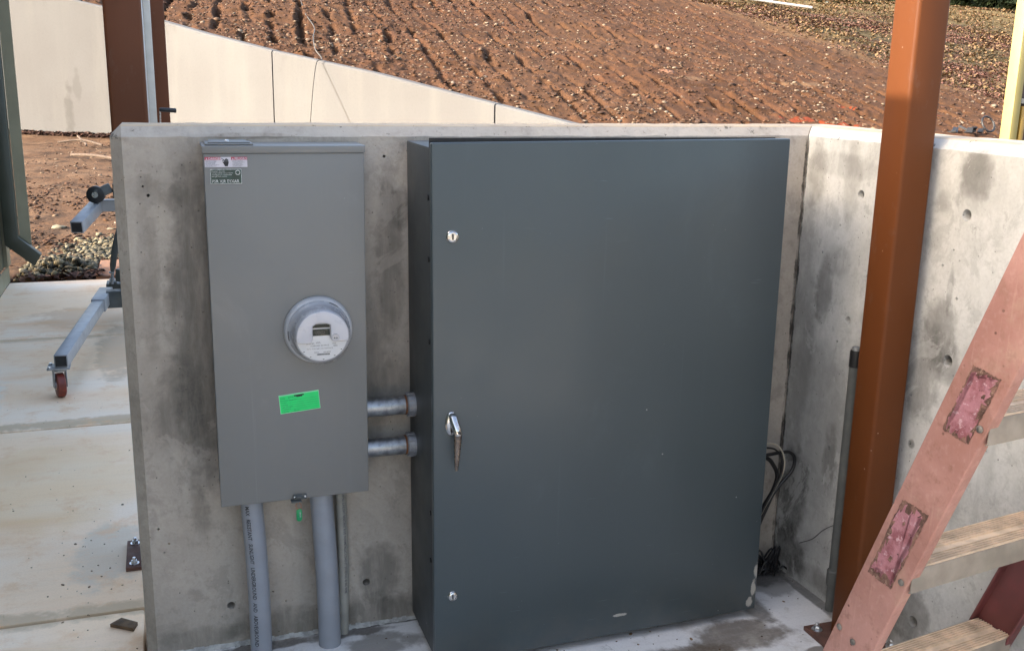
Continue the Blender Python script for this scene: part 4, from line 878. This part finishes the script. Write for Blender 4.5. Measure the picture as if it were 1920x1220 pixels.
# gravel below the downspout
n = 9000; x = rg.uniform(-1.0,.2,n); y = rg.uniform(4.98, 7.3, n)
hz_ = .11*np.exp(-((x+.74)/.20)**2-((y-5.25)/.28)**2)+.05*np.exp(-((x+.25)/.35)**2-((y-6.2)/.40)**2)
ok = ~((y < 5.55) & (x > -.52)) & (rg.random(n) < np.clip(hz_*22, .0, 1)*np.clip(1.6-vnoise(x*3, y*2, 19), 0, 1)); x, y, hz_ = x[ok], y[ok], hz_[ok]
rocks('gravel_bed', 0, x, y, ground_z(x, y)+hz_*rg.uniform(.1, 1, len(x)), .012+.020*rg.random(len(x))**1.5, M['gravel'], 'pale drain gravel heaped below the downspout', 'gravel', seed=4, flatn=.8)
# leaves
def leaf_mesh(name, x, y, z, size, mat, label, seed, cat='leaves'):
    rg = np.random.default_rng(seed); n = len(x)
    base = np.array([(-1,0,0),(-.2,-.55,.12),(1,0,.05),(-.2,.55,.18)]); V_ = np.repeat(base[None], n, 0)*size[:,None,None]
    V_[:,:,2] *= rg.uniform(-1.5,3,(n,1)); V_[:,:,2] += V_[:,:,0]*rg.uniform(-.7,.7,(n,1))
    an = rg.uniform(0,6.28,n); c, s = np.cos(an)[:,None], np.sin(an)[:,None]
    W = np.stack([V_[:,:,0]*c-V_[:,:,1]*s+x[:,None], V_[:,:,0]*s+V_[:,:,1]*c+y[:,None], V_[:,:,2]+z[:,None]+.01+size[:,None]*.3], -1).reshape(-1,3)
    F_ = (np.array([(0,1,2),(0,2,3)])[None]+4*np.arange(n)[:,None,None]).reshape(-1,3)
    o = np_mesh(name, W, F_, mat); tag(o, label, cat, kind='stuff'); return o
s1 = rg.uniform(-.2, 4.2, 2600); off = rg.random(2600)**2*.35+.02
x = P0[0]+DA[0]*s1-NA[0]*off; y = P0[1]+DA[1]*s1-NA[1]*off
leaf_mesh('leaf_drift', x, y, ground_z(x, y)+.05*(1-off/.4)*rg.random(2600), .03+.03*rg.random(2600), M['leaves'], 'dry brown leaves drifted along the foot of the retaining wall', 6)
n = 90000; x = rg.uniform(18.5, 34, n); y = rg.uniform(15, 34, n); dn = (vnoise(x*.28, y*.28, 5)*.75+vnoise(x*1.1, y*1.1, 6)*.5)*1.7-.62-np.clip((y-29)/5,0,1)*.5; ok = (rg.random(n) < dn); x, y = x[ok], y[ok]
leaf_mesh('leaf_litter', x, y, ground_z(x, y)-.012, .028+.035*rg.random(len(x)), M['leaves2'], 'reddish fallen leaves covering the grass at the top right of the slope', 7)
n = 60000; x = rg.uniform(18.8, 40, n); y = rg.uniform(15, 40, n); ok = rg.random(n) < vnoise(x*.8, y*.8, 44)*1.3-.15; x, y = x[ok], y[ok]
leaf_mesh('dry_grass', x, y, ground_z(x, y), .03+.05*rg.random(len(x)), M['grass'], 'short worn grass, straw and olive, on the upper right of the hill', 17, 'grass')
n = 160; x = rg.uniform(-.95,-.45,n); y = rg.uniform(4.9,5.12,n)
leaf_mesh('wet_leaves', x, y, ground_z(x, y)*0-.03+.03*rg.random(n), .03+.02*rg.random(n), M['leaves'], 'dark damp leaves caught at the end of the slab', 8)
# crumbs on slab and pad
n = 55; x = rg.uniform(-.85,-.16,n); y = rg.uniform(-.2,2.2,n)**1.0
x2 = rg.normal(-.30,.06,40); y2 = rg.normal(.45,.22,40)
x = np.concatenate([x, x2]); y = np.concatenate([y, y2]); sz = .0016+.0036*rg.random(len(x))**3
rocks('slab_crumbs', 0, x, y, np.zeros(len(x)), sz, M['crumbs'], 'crumbs of dried mud on the pale patio slab', 'mud crumbs', seed=5)
n = 170; x = rg.uniform(.4,1.6,n); y = rg.uniform(-.75,-.02,n); sz = .0015+.0035*rg.random(n)**3
rocks('pad_crumbs', 0, x, y, np.full(n, .001), sz, M['crumbs'], 'bits of dirt on the pad around the cabinet foot', 'mud crumbs', seed=6)
# wood chip
m = MB().prism([(-.232,.175,.001),(-.205,.20,.001),(-.165,.165,.001),(-.175,.135,.001),(-.195,.150,.001)], (0,0,.009)); o = m.build('wood_scrap', M['wood'], None, bevel=.001)
tag(o, 'splinter of weathered wood lying on the slab near the wall foot', 'wood scrap')
# sticks
for pts, r, lab in (([(-1.35,14.9,.03),(-1.0,14.5,.05),(-.62,13.95,.03)], .022, 'long pale stick lying on the yard left of the post'), ([(-1.75,17.6,.04),(-1.35,17.4,.09),(-1.0,17.0,.03)], .018, 'crooked twig near the foot of the retaining wall'), ([(-1.45,18.0,.12),(-1.30,17.4,.04),(-1.25,16.9,.03)], .018, 'short forked twig crossing the crooked one')):
    o = MB().tube(spline(pts), r, 8).build('stick', M['bark'], None, smooth=True); tag(o, lab, 'stick')
o = MB().box((-.50,4.90,-.03),(.30,5.52,.012)).build('plywood_board', M['board'], None, bevel=.004); tag(o, 'reddish board lying flat beyond the end of the slab', 'board')
for px, py, r in ((-.93,7.35,.07),(-.50,7.2,.04)):
    rgx = random.Random(3); b = MB().lathe([(r*.5,-.01),(r,.01),(r*.95,r*.3),(r*.6,r*.5),(r*.1,r*.55)], (px,py,-.02), (0,0,1), 10).xf(lambda v: v+Vector((rgx.uniform(-.01,.01), rgx.uniform(-.01,.01), rgx.uniform(-.006,.006))))
    o = b.build('boulder', M['gravel'], None, smooth=True, angle=60); tag(o, 'larger tan stone under the lift arm' if r > .05 else 'smaller tan stone just right of the larger one', 'stone')
# cable over the retaining wall
def gz(x, y, dz): return (x, y, float(ground_z(np.array([x]), np.array([y]), False)[0])+dz)
cp = P0+DB*4.83
cpts = [gz(3.75,27.5,.06), gz(3.55,25.2,.05), gz(3.35,23.0,.07), gz(3.30,21.2,.05), gz(3.05,19.6,.10), gz(2.9,18.3,.10), (cp[0]+.04, cp[1]+.05, 1.56), (cp[0]-.09, cp[1]-.10, 1.46), (cp[0]-.25,cp[1]-.55,.8), (cp[0]-.36,cp[1]-1.0,.1), (cp[0]-.3,cp[1]-1.4,.0)]
o = MB().tube(spline(cpts, 8), .0105, 8).build('cable', M['rope'], None, smooth=True); tag(o, 'grey cable running down the hillside and over the retaining wall', 'cable')
# white pipes on the hill
for (ax_, ay), (bx2, by2), lab in (((20.7,34.2),(23.5,32.3),'long white plastic pipe lying high on the hillside'), ((21.5,33.9),(22.4,33.3),'short thick white pipe lying beside the long one')):
    o = MB().tube([gz(ax_,ay,.12), gz(bx2,by2,.12)], .05 if 'long' in lab else .09, 12).build('plastic_pipe', M['whitepipe'], None, smooth=True); tag(o, lab, 'pipe')
# boulders on slope
for px, py, r, lab in ((10.35,18.2,.22,'broad tan boulder low on the tilled slope'),):
    rgx = random.Random(8); zz = gz(px,py,0)[2]
    b = MB().lathe([(r*.6,-.05),(r,.0),(r*.9,r*.25),(r*.5,r*.42),(r*.1,r*.45)], (px,py,zz), (0,0,1), 12).xf(lambda v: v+Vector((rgx.uniform(-.03,.03), rgx.uniform(-.03,.03), rgx.uniform(-.02,.02))))
    o = b.build('boulder', M['board'], None); tag(o, lab, 'stone')
# black plastic scrap
rgx = random.Random(12); zz = gz(14.5,13.9,0)[2]; m = MB()
for k in range(9): m.obox((14.3+.09*k+rgx.uniform(-.1,.1),13.9+rgx.uniform(-.15,.15),zz), (14.35+.09*k+rgx.uniform(-.15,.15),13.95+rgx.uniform(-.15,.15),zz+rgx.uniform(.03,.12)), .10, .03)
m.tube([(15.2+.14*math.cos(t),13.9+.08*math.sin(t),zz+.16+.14*math.sin(t)) for t in np.linspace(0,2*math.pi,18)], .02, 8, False)
o = m.build('plastic_scrap', M['black']); tag(o, 'crumpled black plastic scrap just above the right wall top', 'plastic scrap')

# yellow framed panel at the right edge
yp = empty('framed_panel', (6.1,4.0,0), 'yellow painted frame with brown panels standing at the far right edge', 'framed panel')
MB().box((6.095,3.95,-.02),(6.165,4.05,2.6)).build('outer_stile', M['yellow'], yp, bevel=.003)
MB().box((6.168,3.99,-.02),(6.188,4.05,2.6)).build('inner_strip', M['orange'], yp)
MB().box((6.19,4.01,-.02),(7.6,4.03,2.6)).build('panel', M['panelbrown'], yp)
MB().box((6.17,3.955,1.225),(7.6,3.985,1.262)).build('rail', M['whiterail'], yp)
fr = MB(); fr.box((6.192,3.96,.1),(6.235,4.0,1.205)); fr.box((6.2355,3.96,1.160),(7.6,4.0,1.205)); fr.build('lower_frame', M['yellow2'], yp, bevel=.002)

# far woods above the crest
rg = np.random.default_rng(21); n = 26000
cx = rg.uniform(18, 75, 90); cy = rg.uniform(50, 62, 90); ch_ = rg.uniform(2.0, 5, 90); idx = rg.integers(0, 90, n)
v = rg.normal(0, 1, (n, 3)); v /= np.linalg.norm(v, axis=1)[:, None]; v *= (rg.random(n)**.35)[:, None]
x = cx[idx]+v[:,0]*2.6; y = cy[idx]+v[:,1]*2.4; z = 4.7+ch_[idx]+v[:,2]*ch_[idx]
sz = rg.uniform(.15,.38,n); tri = rg.normal(0, 1, (n, 3, 3))*sz[:,None,None]
W = (np.stack([x,y,z],-1)[:,None,:]+tri).reshape(-1,3); F_ = np.arange(3*n).reshape(-1,3)
o = np_mesh('far_woods', W, F_, M['wood_far']); tag(o, 'dark tree line along the top of the hill', 'woods', kind='stuff')
